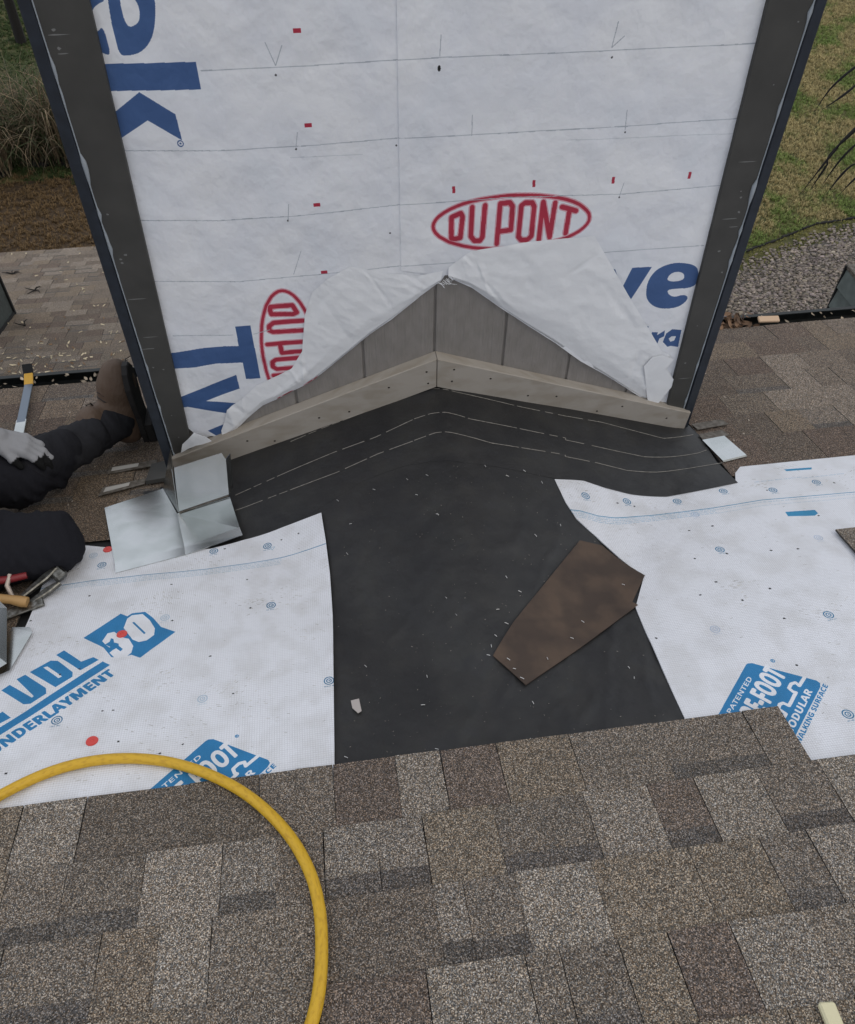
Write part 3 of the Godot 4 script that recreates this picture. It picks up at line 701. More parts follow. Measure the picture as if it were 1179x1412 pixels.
	M.tinted = mat(Color.WHITE, 0.9)
	M.tinted.vertex_color_use_as_albedo = true
	M.leafy = mat(Color.WHITE, 0.85)
	M.leafy.vertex_color_use_as_albedo = true
	M.leafy.cull_mode = BaseMaterial3D.CULL_DISABLED
	M.wrap_back = mat(lin(0.80, 0.81, 0.83), 0.62)
	M.wrap_back.normal_enabled = true
	M.wrap_back.normal_texture = bumps(0.03, 48, 6.0, 512, 5)
	M.wrap_back.normal_scale = 0.14
	M.wrap_back.backlight_enabled = true
	M.wrap_back.backlight = Color(0.35, 0.35, 0.36)

# ------------------------------------------------------------------ ground and far things
const LOW := -5.7

func scatter(called: String, mesh: Mesh, m: Material, list: Array, colors: Array, parent: Node3D = self) -> MultiMeshInstance3D:
	var mm := MultiMesh.new()
	mm.transform_format = MultiMesh.TRANSFORM_3D
	mm.use_colors = true
	mm.mesh = mesh
	mm.instance_count = list.size()
	for i in list.size():
		mm.set_instance_transform(i, list[i])
		mm.set_instance_color(i, colors[i])
	var o := MultiMeshInstance3D.new()
	o.name = numbered(called) if parent == self else called
	o.multimesh = mm
	o.material_override = m
	parent.add_child(o, true)
	return o

func tuft(blades: int, tall: float, wide: float, sd: int) -> ArrayMesh:
	rng.seed = sd
	var st := start()
	for i in blades:
		var a := rng.randf() * TAU
		var d := Vector3(cos(a), 0, sin(a))
		var o := Vector3(rng.randf_range(-1, 1), 0, rng.randf_range(-1, 1)) * tall * 0.6
		var h := tall * rng.randf_range(0.5, 1.0)
		var lean := d * h * rng.randf_range(0.2, 0.9)
		var s := d.cross(Vector3.UP) * wide * 0.5
		var mid := o + lean * 0.35 + Vector3.UP * h * 0.6
		var tip := o + lean + Vector3.UP * h * 0.85
		quad(st, o - s, o + s, mid + s * 0.7, mid - s * 0.7, d)
		tri(st, mid - s * 0.7, mid + s * 0.7, tip, d)
	return done(st)

func plane_poly(pts: Array, y: float, uv := 1.0) -> ArrayMesh:
	var st := start()
	var poly := PackedVector2Array(pts)
	var ids := Geometry2D.triangulate_polygon(poly)
	for i in range(0, ids.size(), 3):
		var p := [poly[ids[i]], poly[ids[i + 1]], poly[ids[i + 2]]]
		tri(st, Vector3(p[0].x, y, p[0].y), Vector3(p[1].x, y, p[1].y), Vector3(p[2].x, y, p[2].y), Vector3.UP, p[0] * uv, p[1] * uv, p[2] * uv)
	return done(st)

const EDGING := [Vector2(5.6, -9.35), Vector2(6.55, -9.45), Vector2(7.3, -9.75), Vector2(8.2, -10.15), Vector2(9.4, -10.3), Vector2(11.5, -10.1), Vector2(15, -9.4)]

func edge_z(x: float) -> float:
	for i in EDGING.size() - 1:
		if x <= EDGING[i + 1].x:
			return lerpf(EDGING[i].y, EDGING[i + 1].y, clampf((x - EDGING[i].x) / (EDGING[i + 1].x - EDGING[i].x), 0, 1))
	return EDGING[-1].y

func ground() -> void:
	var lawn := tri_map(mat(lin(0.12, 0.112, 0.052), 0.95), 0.35)
	lawn.albedo_texture = cloud(0.01, 51, Color(0.55, 0.62, 0.4), Color(1, 0.95, 0.85), 512, 6)
	var st := start()
	for i in 20:
		for k in 20:
			var a := Vector3(-200 + i * 20, LOW, -200 + k * 20)
			quad(st, a, a + Vector3(20, 0, 0), a + Vector3(20, 0, 20), a + Vector3(0, 0, 20), Vector3.UP)
	tag(put("lawn", done(st), lawn), "", "", "", "structure")
	# gravel yard behind the house on the right
	var grav := tri_map(mat(lin(0.16, 0.147, 0.125), 0.95), 1.2)
	grav.albedo_texture = cloud(0.12, 52, Color(0.35, 0.34, 0.33), Color(1, 1, 1), 512, 3, [0.3, 0.7])
	var outline := [Vector2(1.6, 0.5), Vector2(16, 0.5), Vector2(16, -8.6)]
	for i in range(EDGING.size() - 1, -1, -1): outline.append(EDGING[i] + Vector2(0, 0.45))
	outline.append(Vector2(1.6, -9.0))
	tag(put("gravel_yard", plane_poly(outline, LOW + 0.006), grav), "", "", "", "structure")
	rng.seed = 61
	var stones := []
	var tints := []
	for i in 34000:
		var x := rng.randf_range(2.6, 10.5)
		var z := rng.randf_range(-10.6, -6.9)
		var lim := edge_z(x)
		if z < lim + 0.15: continue
		if z < lim + 0.85 and rng.randf() > (z - lim) / 0.85: continue
		var r := rng.randf_range(0.010, 0.026) * (1.25 if rng.randf() < 0.12 else 1.0)
		var b := Basis.from_euler(Vector3(rng.randf_range(-0.5, 0.5), rng.randf() * TAU, rng.randf_range(-0.5, 0.5))).scaled(Vector3(r * rng.randf_range(0.8, 1.5), r * 0.75, r))
		stones.append(Transform3D(b, Vector3(x, LOW + 0.008 + rng.randf() * 0.012, z)))
		var v := rng.randf_range(0.07, 0.25) * (1.5 if rng.randf() < 0.12 else 1.0)
		tints.append(Color(v * 1.1, v * rng.randf_range(0.88, 0.95), v * rng.randf_range(0.68, 0.86)))
	var peb := SphereMesh.new()
	peb.radius = 1.0; peb.height = 2.0; peb.radial_segments = 7; peb.rings = 4
	tag(scatter("gravel", peb, M.tinted, stones, tints), "loose grey and tan gravel stones spread on the yard", "gravel", "", "stuff")
	# grass, green and winter-brown in patches
	var patch := FastNoiseLite.new()
	patch.seed = 62
	patch.frequency = 0.55
	patch.fractal_octaves = 3
	var blades := []
	var bt := []
	rng.seed = 63
	for i in 52000:
		var x := rng.randf_range(5.2, 15.0)
		var z := rng.randf_range(-22.5, -8.6)
		if x > 7.5 - (z + 9.0) * 0.56 + 1.2: continue
		if x < 5.2 - (z + 8.6) * 0.42 - 0.6: continue
		var lim := edge_z(x)
		var d := z - lim
		if absf(d) < 0.02: continue
		if d > 0.0 and (d > 0.95 or rng.randf() < d / 0.95): continue
		var sc := rng.randf_range(0.6, 1.1) * (0.55 if d > 0.0 else 1.0)
		blades.append(Transform3D(Basis(Vector3.UP, rng.randf() * TAU).scaled(Vector3.ONE * sc), Vector3(x, LOW, z)))
		var p := patch.get_noise_2d(x * 1.3, z * 0.9) + rng.randf_range(-0.16, 0.16) - 0.07
		var c := Color(0.185, 0.150, 0.070).lerp(Color(0.080, 0.108, 0.026), clampf(p * 3.0 + 0.55, 0.0, 1.0))
		if d > 0.0: c = Color(0.125, 0.118, 0.035)
		bt.append(c * rng.randf_range(1.6, 2.7))
	for i in 26000:
		var x := rng.randf_range(-3.0, 5.4)
		var z := rng.randf_range(-24.0, -9.6)
		var brown := z > -13.4 and x < 1.0
		blades.append(Transform3D(Basis(Vector3.UP, rng.randf() * TAU).scaled(Vector3.ONE * rng.randf_range(0.7, 1.3)), Vector3(x, LOW, z)))
		var p := patch.get_noise_2d(x * 1.3, z * 0.9) + rng.randf_range(-0.16, 0.16) - 0.07
		var c := Color(0.185, 0.150, 0.070).lerp(Color(0.072, 0.112, 0.020), clampf(p * 3.4 + 0.58, 0.0, 1.0)) * 1.8
		if brown: c = Color(0.125, 0.078, 0.033) * 1.3
		bt.append(c * rng.randf_range(0.75, 1.25))
	for i in 16000:
		var x := rng.randf_range(-9.0, -3.0)
		var z := rng.randf_range(-24.0, -10.6)
		if x > -3.3 + (z + 10.6) * 0.28 + 0.5: continue
		var brown := z > -13.4 + fine_noise.get_noise_2d(x * 60, z * 60) * 0.8
		blades.append(Transform3D(Basis(Vector3.UP, rng.randf() * TAU).scaled(Vector3.ONE * rng.randf_range(0.7, 1.2)), Vector3(x, LOW, z)))
		var c := Color(0.125, 0.078, 0.033) if brown else Color(0.030, 0.050, 0.010)
		bt.append(c * rng.randf_range(0.9, 1.7))
	tag(scatter("grass", tuft(9, 0.085, 0.013, 64), M.leafy, blades, bt), "patchy green and brown winter grass on the lawn", "grass", "", "stuff")
	# dead grass bed at the foot of the far eave
	var bed := tri_map(mat(lin(0.10, 0.060, 0.026), 0.95), 0.8)
	bed.albedo_texture = cloud(0.03, 53, Color(0.5, 0.5, 0.5), Color(1, 1, 1), 512, 5)
	tag(put("dead_grass_bed", plane_poly([Vector2(-14, -10), Vector2(1, -10), Vector2(1, -13.2), Vector2(-3, -13.6), Vector2(-6, -13.3), Vector2(-14, -13.5)], LOW + 0.005), bed), "", "", "", "structure")
	var line := []
	for p in EDGING: line.append(p)
	var cut := start()
	for i in line.size() - 1:
		for k in 6:
			var a: Vector2 = line[i].lerp(line[i + 1], k / 6.0)
			var b: Vector2 = line[i].lerp(line[i + 1], (k + 1) / 6.0)
			var d := b - a
			box(cut, Transform3D(Basis(Vector3.UP, -atan2(d.y, d.x)), Vector3((a.x + b.x) / 2, LOW + 0.012 + rng.randf() * 0.01, (a.y + b.y) / 2 + rng.randf_range(-0.01, 0.01))), Vector3(d.length() * 1.01, 0.03, 0.02 + rng.randf() * 0.03), 0.008)
	tag(put("lawn_edging", done(cut), M.twig), "thin dark lawn edging curving between the grass and the gravel", "lawn edging")

func strand(pts: Array, r0: float, r1: float, parent: Node3D, called: String) -> void:
	var c := Curve3D.new()
	for i in pts.size():
		var t: Vector3 = ((pts[mini(i + 1, pts.size() - 1)] as Vector3) - (pts[maxi(i - 1, 0)] as Vector3)) * 0.2
		c.add_point(pts[i], -t, t)
	c.bake_interval = 0.08
	put(called, tube_mesh(Array(c.get_baked_points()), r0, r1, 6), M.bark, parent)

func background() -> void:
	# dry ornamental grasses
	rng.seed = 71
	var st := start()
	for i in 6:
		var t0 := i / 6.0
		var t1 := (i + 1) / 6.0
		var p0 := Vector3(t0 * t0 * 0.75, sin(t0 * 1.9) * 0.98, 0)
		var p1 := Vector3(t1 * t1 * 0.75, sin(t1 * 1.9) * 0.98, 0)
		var w0 := Vector3(0, 0, 0.009 * (1.0 - t0))
		var w1 := Vector3(0, 0, 0.009 * (1.0 - t1) + 0.0005)
		quad(st, p0 - w0, p0 + w0, p1 + w1, p1 - w1, Vector3(-1, 1, 0))
	var blade := done(st)
	var spots := [Vector2(-6.9, -14.2), Vector2(-6.0, -13.75), Vector2(-5.25, -14.1), Vector2(-4.6, -14.0), Vector2(-5.9, -15.2), Vector2(-6.9, -15.6), Vector2(-4.7, -15.3)]
	var says := ["tangled dry brown grass clump at the left edge of the bed", "largest straw coloured dry grass clump above the dead grass bed", "dry grass clump with green blades beside the straw coloured clump", "bent dry grass clump nearest to the dark corner board", "dark green and brown grass clump behind the largest dry clump", "dark grass clump behind the leftmost dry clump", "dark green grass clump behind the bent clump by the board"]
	for k in spots.size():
		var o := thing("ornamental_grass", says[k], "grass clump", Vector3(spots[k].x, LOW, spots[k].y), "ornamental grasses behind the lower roof")
		var list := []
		var tint := []
		for i in 420:
			var s := rng.randf_range(0.5, 1.25) * (1.2 if k < 4 else 0.9)
			var b := Basis(Vector3.UP, rng.randf() * TAU) * Basis(Vector3.BACK, rng.randf_range(-0.7, 0.35))
			list.append(Transform3D(b.scaled(Vector3(s * rng.randf_range(0.5, 1.4), s, s * 1.2)), Vector3(rng.randf_range(-0.35, 0.35), rng.randf_range(0, 0.25), rng.randf_range(-0.3, 0.3))))
			var c := Color(0.20, 0.145, 0.085) * rng.randf_range(0.35, 1.3)
			if rng.randf() < (0.25 if k != 2 and k < 4 else 0.55): c = Color(0.045, 0.060, 0.018) * rng.randf_range(0.5, 1.4)
			tint.append(c)
		scatter("blades", blade, M.leafy, list, tint, o)
		var m := start()
		ball(m, Vector3(0, 0.02, 0), Vector3(0.3, 0.12, 0.28), 6, 10)
		put("crown_base", done(m), M.bark, o)
	# a trunk on the far lawn
	var t := thing("lawn_tree", "dark narrow tree trunk standing on the green lawn at top left", "tree", Vector3(-6.55, LOW, -19.9))
	strand([Vector3(0, -0.05, 0), Vector3(0.02, 1.5, 0), Vector3(-0.03, 3.2, 0.05), Vector3(0.02, 5.2, 0)], 0.12, 0.05, t, "trunk")
	for i in 9:
		var y := 2.6 + i * 0.28
		var a := i * 2.4
		strand([Vector3(0, y, 0), Vector3(cos(a) * 0.6, y + 0.5, sin(a) * 0.6), Vector3(cos(a) * 1.2, y + 1.3, sin(a) * 1.2)], 0.035, 0.006, t, "limb")
	# a bare drooping tree just right of the frame; only its hanging twigs reach in
	var b := thing("weeping_tree", "thin black drooping twigs of a bare tree hanging in at the right", "tree", Vector3(6.4, LOW, -5.2))
	strand([Vector3(0, -0.05, 0), Vector3(0.05, 2.0, 0), Vector3(-0.1, 4.3, 0.1), Vector3(-0.2, 6.2, 0.1)], 0.13, 0.04, b, "trunk")
	var at := Vector3(6.4, LOW, -5.2)
	var tips := [
		[Vector3(6.2, 0.2, -5.1), Vector3(5.3, -0.35, -5.0), Vector3(4.36, -0.96, -5.0), Vector3(4.12, -1.33, -5.0)],
		[Vector3(5.3, -0.35, -5.0), Vector3(4.62, -0.95, -5.05), Vector3(4.38, -1.16, -5.0), Vector3(4.19, -1.31, -5.0)],
		[Vector3(6.2, -0.4, -5.2), Vector3(5.2, -0.9, -5.1), Vector3(4.58, -1.5, -5.0), Vector3(4.45, -1.72, -5.0), Vector3(4.27, -2.12, -5.0)],
		[Vector3(5.2, -0.9, -5.1), Vector3(4.52, -1.66, -5.05), Vector3(4.44, -1.82, -5.0), Vector3(4.36, -2.08, -5.0)],
		[Vector3(6.2, -0.4, -5.2), Vector3(5.0, -1.35, -5.0), Vector3(4.62, -1.68, -5.0), Vector3(4.46, -2.05, -5.0)],
		[Vector3(5.6, -1.0, -5.1), Vector3(4.85, -1.72, -5.0), Vector3(4.66, -1.88, -5.0), Vector3(4.54, -2.14, -5.0)],
		[Vector3(5.6, -1.0, -5.1), Vector3(5.0, -1.6, -4.9), Vector3(4.74, -1.88, -4.9), Vector3(4.6, -2.1, -4.9)],
	]
	for p in tips:
		var q := []
		for v in p: q.append(v - at)
		var c := Curve3D.new()
		for i in q.size():
			var tt: Vector3 = ((q[mini(i + 1, q.size() - 1)] as Vector3) - (q[maxi(i - 1, 0)] as Vector3)) * 0.2
			c.add_point(q[i], -tt, tt)
		c.bake_interval = 0.06
		var pts := Array(c.get_baked_points())
		var rad := []
		for i in pts.size():
			var f := float(i) / (pts.size() - 1)
			rad.append(0.018 * (1.0 - pow(f, 5.0)) * (0.75 + 0.35 * sin(f * 23.0)) + 0.0015)
		put("twig", tube_mesh(pts, 0, 0, 6, rad), M.twig, b)
	# the chase with lap siding behind the gutter on the right
	var r := thing("green_chase", "dark green lap sided chimney chase beyond the gutter at right", "chimney chase", Vector3(2.357, LOW, -1.5))
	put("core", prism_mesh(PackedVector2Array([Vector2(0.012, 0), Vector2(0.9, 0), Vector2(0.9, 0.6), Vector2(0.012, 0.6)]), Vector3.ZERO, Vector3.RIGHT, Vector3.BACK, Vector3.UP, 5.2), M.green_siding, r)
	var y := 3.6
	while y < 5.15:
		var bst := start()
		var lap := PackedVector2Array([Vector2(0.012, 0), Vector2(-0.012, 0), Vector2(0.004, 0.128), Vector2(0.012, 0.128)])
		prism(bst, lap, Vector3(0, y, 0), Vector3.RIGHT, Vector3.UP, Vector3.BACK, 0.6)
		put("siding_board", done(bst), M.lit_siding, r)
		y += 0.115
	put("corner_trim", box_mesh(Vector3(0.02, 5.22, 0.012), 0.002), M.dark, r).position = Vector3(0.0, 2.61, -0.007)
	put("cap", box_mesh(Vector3(0.93, 0.025, 0.63), 0.004), M.old_metal, r).position = Vector3(0.462, 5.213, 0.3)

# ------------------------------------------------------------------ roofs
func tab(x0: float, x1: float, s0: float, s1: float, base: float, lift: float, tint: Color, banded: bool, exposure := 0.1417) -> ArrayMesh:
	var st := start()
	var hb := base + 0.006 + lift + rng.randf_range(0, 0.0012)
	var ht := base + 0.0018 + lift * 0.6
	var cut := s0 + exposure - rng.randf_range(0.034, 0.042) if banded else s1
	var o := Vector2(rng.randf(), rng.randf())
	var a0: float = x0 + rng.randf_range(-0.0012, 0.0012)
	var b0: float = x1 + rng.randf_range(-0.0012, 0.0012)
	var sa: float = s0 + rng.randf_range(-0.0015, 0.0015)
	var sb: float = s0 + rng.randf_range(-0.0015, 0.0015)
	var n := slope(0, 0, 1)
	var uv := 1.0 / 0.80
	var f := (cut - s0) / (s1 - s0)
	var hc := lerpf(hb, ht, f)
	st.set_color(tint)
	quad(st, slope(a0, sa, hb), slope(b0, sb, hb), slope(x1, cut, hc), slope(x0, cut, hc), n, [o + Vector2(a0, sa) * uv, o + Vector2(b0, sb) * uv, o + Vector2(x1, cut) * uv, o + Vector2(x0, cut) * uv])
	if banded:
		st.set_color(Color(0.375, 0.340, 0.312) * rng.randf_range(0.9, 1.1))
		var o2 := o + Vector2(0.3, 0.3)
		quad(st, slope(x0, cut, hc), slope(x1, cut, hc), slope(x1, s1, ht), slope(x0, s1, ht), n, [o2 + Vector2(x0, cut) * uv, o2 + Vector2(x1, cut) * uv, o2 + Vector2(x1, s1) * uv, o2 + Vector2(x0, s1) * uv])
	var edge := Color(0.10, 0.092, 0.084)
	st.set_color(edge)
	var th := 0.0042 + lift
	quad(st, slope(a0, sa, hb), slope(b0, sb, hb), slope(b0, sb, hb - th), slope(a0, sa, hb - th), slope(0, -1, 0))
	quad(st, slope(a0, sa, hb), slope(x0, s1, ht), slope(x0, s1, ht - th), slope(a0, sa, hb - th), Vector3.LEFT)
	quad(st, slope(b0, sb, hb), slope(x1, s1, ht), slope(x1, s1, ht - th), slope(b0, sb, hb - th), Vector3.RIGHT)
	return done(st)

func tone(c: String) -> Color:
	var t := {"l": Color(0.345, 0.332, 0.306), "L": Color(0.315, 0.305, 0.285), "m": Color(0.262, 0.246, 0.222), "M": Color(0.238, 0.224, 0.203), "d": Color(0.200, 0.184, 0.165), "t": Color(0.285, 0.258, 0.216), "T": Color(0.30, 0.272, 0.226), "b": Color(0.198, 0.170, 0.152), "B": Color(0.205, 0.178, 0.160)}
	var k: Color = t[c]
	return Color(0.262, 0.243, 0.222).lerp(k, 0.85) * Color(2.34, 2.18, 2.06) * rng.randf_range(0.94, 1.06)

# one course of shingles from x0 to x1; known edges first, then random ones
func course(parent: Node3D, s0: float, long: float, x0: float, x1: float, edges: Array, tones: String, base: float, dull: Color, mass: SurfaceTool = null) -> void:
	var cuts := []
	var kinds := []
	if edges.is_empty():
		var x := x0
		while x < x1 - 0.03:
			cuts.append(x)
			kinds.append(["m", "l", "t", "b", "M", "d", "L", "m", "M", "t"][rng.randi() % 10])
			x += rng.randf_range(0.075, 0.20)
		cuts.append(x1)
	else:
		var x: float = edges[0]
		var front := []
		var fk := []
		while x > x0 + 0.05:
			x -= rng.randf_range(0.08, 0.19)
			front.push_front(maxf(x, x0))
			fk.push_front(["m", "l", "t", "b", "M"][rng.randi() % 5])
		if front: front[0] = x0
		cuts = front
		kinds = fk
		for i in edges.size():
			cuts.append(edges[i])
			kinds.append(tones[mini(i + 1, tones.length() - 1)])
		if kinds.size() > edges.size(): kinds[front.size() - 1] = tones[0]
		x = edges[-1]
		if x1 <= x + 0.01:
			kinds.pop_back()
		else:
			while x < x1 - 0.05:
				x += rng.randf_range(0.08, 0.19)
				cuts.append(minf(x, x1))
				kinds.append(["m", "l", "t", "b", "M", "L"][rng.randi() % 6])
			cuts[-1] = x1
			kinds.resize(cuts.size() - 1)
	for i in cuts.size() - 1:
		var k: String = kinds[i]
		var low: bool = k in ["M", "L", "B", "d"]
		var gap := rng.randf_range(0.0001, 0.0008)
		var m := tab(cuts[i] + gap, cuts[i + 1] - gap, s0, s0 + long, base, 0.0 if low else 0.0014, tone(k) * dull, k in ["M", "L", "B"])
		if mass:
			mass.append_from(m, 0, Transform3D())
		else:
			put("shingle", m, M.shingle, parent)

func house() -> void:
	var h := thing("house", "house roof of weathered brown shingles around the chimney chase", "house")
	var n := slope(0, 0, 1)
	var st := start()
	var up := slope(0, 1, 0)
	prism(st, PackedVector2Array([Vector2(-6, -0.735), Vector2(6, -0.735), Vector2(6, 7.0), Vector2(-6, 7.0)]), -n * 0.026, Vector3.RIGHT, up, n, 0.022)
	put("roof_deck", done(st), M.dark, h)
	put("cricket_deck", sheet(PackedVector2Array([Vector2(-0.839, 0.0), Vector2(0.839, 0.0), Vector2(0.839, 0.3), Vector2(0.1, 1.15), Vector2(-0.1, 1.15), Vector2(-0.839, 0.3)]), "roof", 0.03, 0.0, 0.0, Vector2.ZERO, Vector2.ONE, 0.003), M.dark, h)
	var c := 1.0 / cos(SL)
	rng.seed = 81
	# the courses below the saddle, by the eave
	var brown := Color(0.74, 0.67, 0.61)
	for i in 7:
		var z := -0.715 + i * 0.1365
		var long := 0.165 if i < 6 else 0.215
		course(h, z * c, long, 0.855, 2.05, [], "", 0.0, Color(0.93, 0.88, 0.84))
		course(h, z * c, long, -1.95, -0.85, [], "", 0.0, brown if i > 1 else Color(0.86, 0.78, 0.72))
	for i in range(7, 14):
		course(h, (-0.715 + i * 0.1365) * c, 0.165, -1.95, -1.135 if i < 10 else -1.165, [], "", 0.0, brown * 0.9)
	# the new courses nearest to the camera
	var plain := Color(1, 1, 1)
	course(h, 1.171 * c, 0.165, -1.45, 0.547, ROW0, TONE0, 0.0125, plain)
	course(h, 1.3075 * c, 0.165, -1.45, 1.5, ROW1, TONE1, 0.0125, plain)
	course(h, 1.444 * c, 0.165, -1.45, 1.5, ROW2, TONE2, 0.0125, plain)
	course(h, 1.5805 * c, 0.165, -1.45, 1.5, ROW3, TONE3, 0.0125, plain)
	course(h, 1.717 * c, 0.165, -1.45, 1.5, [], "", 0.0125, plain)
	# the rest of the roof, outside the picture
	var mass := SurfaceTool.new()
	mass.begin(Mesh.PRIMITIVE_TRIANGLES)
	for i in 24:
		var z := 1.171 + i * 0.1365
		for side in [[-4.5, -1.452], [1.502, 4.5]]:
			if i == 0 and side[0] > 0: continue
			course(h, z * c, 0.165, side[0], side[1], [], "", 0.0125, plain, mass)
		if i > 4: course(h, z * c, 0.165, -1.45, 1.5, [], "", 0.0125, plain, mass)
	for i in 14:
		var z := -0.715 + i * 0.1365
		course(h, z * c, 0.165, -4.5, -1.955, [], "", 0.0, brown, mass)
		if i < 7: course(h, z * c, 0.165, 2.055, 4.5, [], "", 0.0, plain, mass)
	tag(put("far_shingles", mass.commit(), M.shingle, h), "", "", "", "stuff")
	# a loose course started on the right, over the white sheet
	for q in [[0.992, 1.22], [1.223, 1.42], [1.423, 1.7]]:
		put("shingle", tab(q[0], q[1], 0.632 * c, 0.632 * c + 0.30, 0.0150, 0.001, tone("m"), false), M.shingle, h)
	# gutter along the eave
	var e := slope(0, -0.735, 0)
	var prof := PackedVector2Array([Vector2(0.012, 0.0), Vector2(0.012, -0.10), Vector2(-0.085, -0.10), Vector2(-0.105, -0.05), Vector2(-0.105, -0.008), Vector2(-0.088, -0.008), Vector2(-0.088, -0.014), Vector2(-0.099, -0.014), Vector2(-0.099, -0.05), Vector2(-0.081, -0.094), Vector2(0.006, -0.094), Vector2(0.006, 0.0)])
	var gs := start()
	prism(gs, prof, Vector3(-4.5, e.y - 0.012, e.z - 0.012), Vector3.BACK, Vector3.UP, Vector3.RIGHT, 9.0)
	put("gutter", done(gs), M.gutter, h)
	var muck := start()
	var px := -4.5
	rng.seed = 83
	while px < 4.45:
		var w := rng.randf_range(0.05, 0.12)
		ball(muck, Vector3(px, e.y - 0.095 + rng.randf() * 0.02, e.z - 0.055 + rng.randf_range(-0.015, 0.015)), Vector3(w, 0.03, 0.045), 4, 7)
		px += w
	tag(put("gutter_muck", done(muck), M.bark, h), "", "", "", "stuff")
	put("fascia", box_mesh(Vector3(9, 0.2, 0.02), 0.002), M.green_siding, h).position = Vector3(0, e.y - 0.13, e.z + 0.016)
	put("soffit", box_mesh(Vector3(9, 0.015, 0.35), 0.002), M.green_siding, h).position = Vector3(0, e.y - 0.22, e.z + 0.2)
	put("wall", box_mesh(Vector3(8.6, 5.0, 0.15), 0.004), M.green_siding, h).position = Vector3(0, LOW + 2.5, -0.25)
	for s in [-1.0, 1.0]:
		put("wall", box_mesh(Vector3(0.15, 5.2, 6.0), 0.004), M.green_siding, h).position = Vector3(s * 4.2, LOW + 2.6, 2.85)

func lower_wing() -> void:
	var h := thing("lower_wing", "lower shingled roof strewn with pale leaf litter beyond the gutter at left", "roof wing")
	var o := Vector3(0, -2.75, -4.3)
	var base := o - slope(0, 0, 0)
	var st := start()
	var n := slope(0, 0, 1)
	prism(st, PackedVector2Array([Vector2(-8, -3.22), Vector2(1.2, -3.22), Vector2(1.2, 3.9), Vector2(-8, 3.9)]), base - n * 0.03, Vector3.RIGHT, slope(0, 1, 0), n, 0.026)
	put("roof_deck", done(st), M.dark, h)
	rng.seed = 91
	var mass := SurfaceTool.new()
	mass.begin(Mesh.PRIMITIVE_TRIANGLES)
	var i := 0
	var s := -3.21
	var count := 0
	while s < 1.2:
		var t := (s + 3.2) / 4.4
		var left := lerpf(-4.05, -2.75, t)
		var right := lerpf(-2.75, -1.55, t)
		for span in [[-8.0, left - 0.3, true], [left - 0.3, right + 0.1, false], [right + 0.1, 1.2, true]]:
			var x: float = span[0]
			while x < span[1] - 0.02:
				var w := minf(rng.randf_range(0.10, 0.26), span[1] - x)
				var k: String = ["m", "l", "t", "b", "M", "d", "L", "m"][rng.randi() % 8]
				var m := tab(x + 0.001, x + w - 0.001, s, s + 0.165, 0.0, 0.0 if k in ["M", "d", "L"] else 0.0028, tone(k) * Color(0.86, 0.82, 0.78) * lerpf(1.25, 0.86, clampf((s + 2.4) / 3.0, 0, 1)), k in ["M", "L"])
				if span[2] or count >= 295:
					mass.append_from(m, 0, Transform3D(Basis(), base))
				else:
					put("shingle", m, M.shingle, h).position = base
					count += 1
				x += w
		s += 0.1417
		i += 1
	while s < 3.75:
		var x := -8.0
		while x < 1.15:
			var w := minf(rng.randf_range(0.10, 0.26), 1.2 - x)
			mass.append_from(tab(x + 0.001, x + w - 0.001, s, s + 0.165, 0.0, 0.0015, tone("m") * Color(0.86, 0.80, 0.74), false), 0, Transform3D(Basis(), base))
			x += w
		s += 0.1417
	tag(put("far_shingles", mass.commit(), M.shingle, h), "", "", "", "stuff")
	var e := base + slope(0, -3.22, 0)
	var low := start()
	prism(low, PackedVector2Array([Vector2(0.0, 0.0), Vector2(0.0, -0.1), Vector2(-0.06, -0.1), Vector2(-0.06, -0.03), Vector2(-0.055, -0.03), Vector2(-0.055, -0.094), Vector2(-0.006, -0.094), Vector2(-0.006, 0.0)]), Vector3(-8.0, e.y - 0.01, e.z - 0.005), Vector3.BACK, Vector3.UP, Vector3.RIGHT, 9.2)
	put("gutter", done(low), M.dark, h)
	put("wall", box_mesh(Vector3(8.9, 2.0, 0.15), 0.004), M.green_siding, h).position = Vector3(-3.4, LOW + 1.0, -7.0)
	put("wall", box_mesh(Vector3(0.15, 2.2, 6.4), 0.004), M.green_siding, h).position = Vector3(1.05, LOW + 1.1, -3.8)
	# leaf litter on it
	var flake := start()
	quad(flake, Vector3(-0.5, 0.0, -0.3), Vector3(0.5, 0.02, -0.22), Vector3(0.5, 0.16, 0.25), Vector3(-0.5, 0.1, 0.3), Vector3.UP)
	tri(flake, Vector3(0.5, 0.02, -0.22), Vector3(0.9, 0.1, 0.05), Vector3(0.5, 0.16, 0.25), Vector3.UP)
	var list := []
	var tint := []
	rng.seed = 92
	for k in 520:
		var ss := 1.15 - absf(rng.randfn(0.0, 0.75))
		if rng.randf() < 0.14: ss = rng.randf_range(-3.2, 1.0)
		var x := rng.randf_range(-3.6, -1.3) - (1.1 - ss) * 0.22
		if ss > 0.1 and rng.randf() < 0.5: x = rng.randfn(-2.75, 0.28)
		list.append(Transform3D(Basis.from_euler(Vector3(SL + rng.randf_range(-0.2, 0.2), rng.randf() * TAU, 0)).scaled_local(Vector3(rng.randf_range(0.016, 0.036), 0.03, rng.randf_range(0.014, 0.028))), base + slope(x, ss, 0.014)))
		var v := rng.randf()
		tint.append(Color(0.50, 0.42, 0.28) * rng.randf_range(0.6, 1.2) if v < 0.62 else Color(0.17, 0.10, 0.05) * rng.randf_range(0.6, 1.2))
	tag(scatter("leaf_litter", done(flake), M.leafy, list, tint), "pale dry leaf litter scattered over the lower roof", "leaf litter", "", "stuff")
	# dark twigs lying on the lower roof
	var where := [Vector2(-3.62, -2.35), Vector2(-3.25, -1.75), Vector2(-2.02, 0.35), Vector2(-3.1, -0.75)]
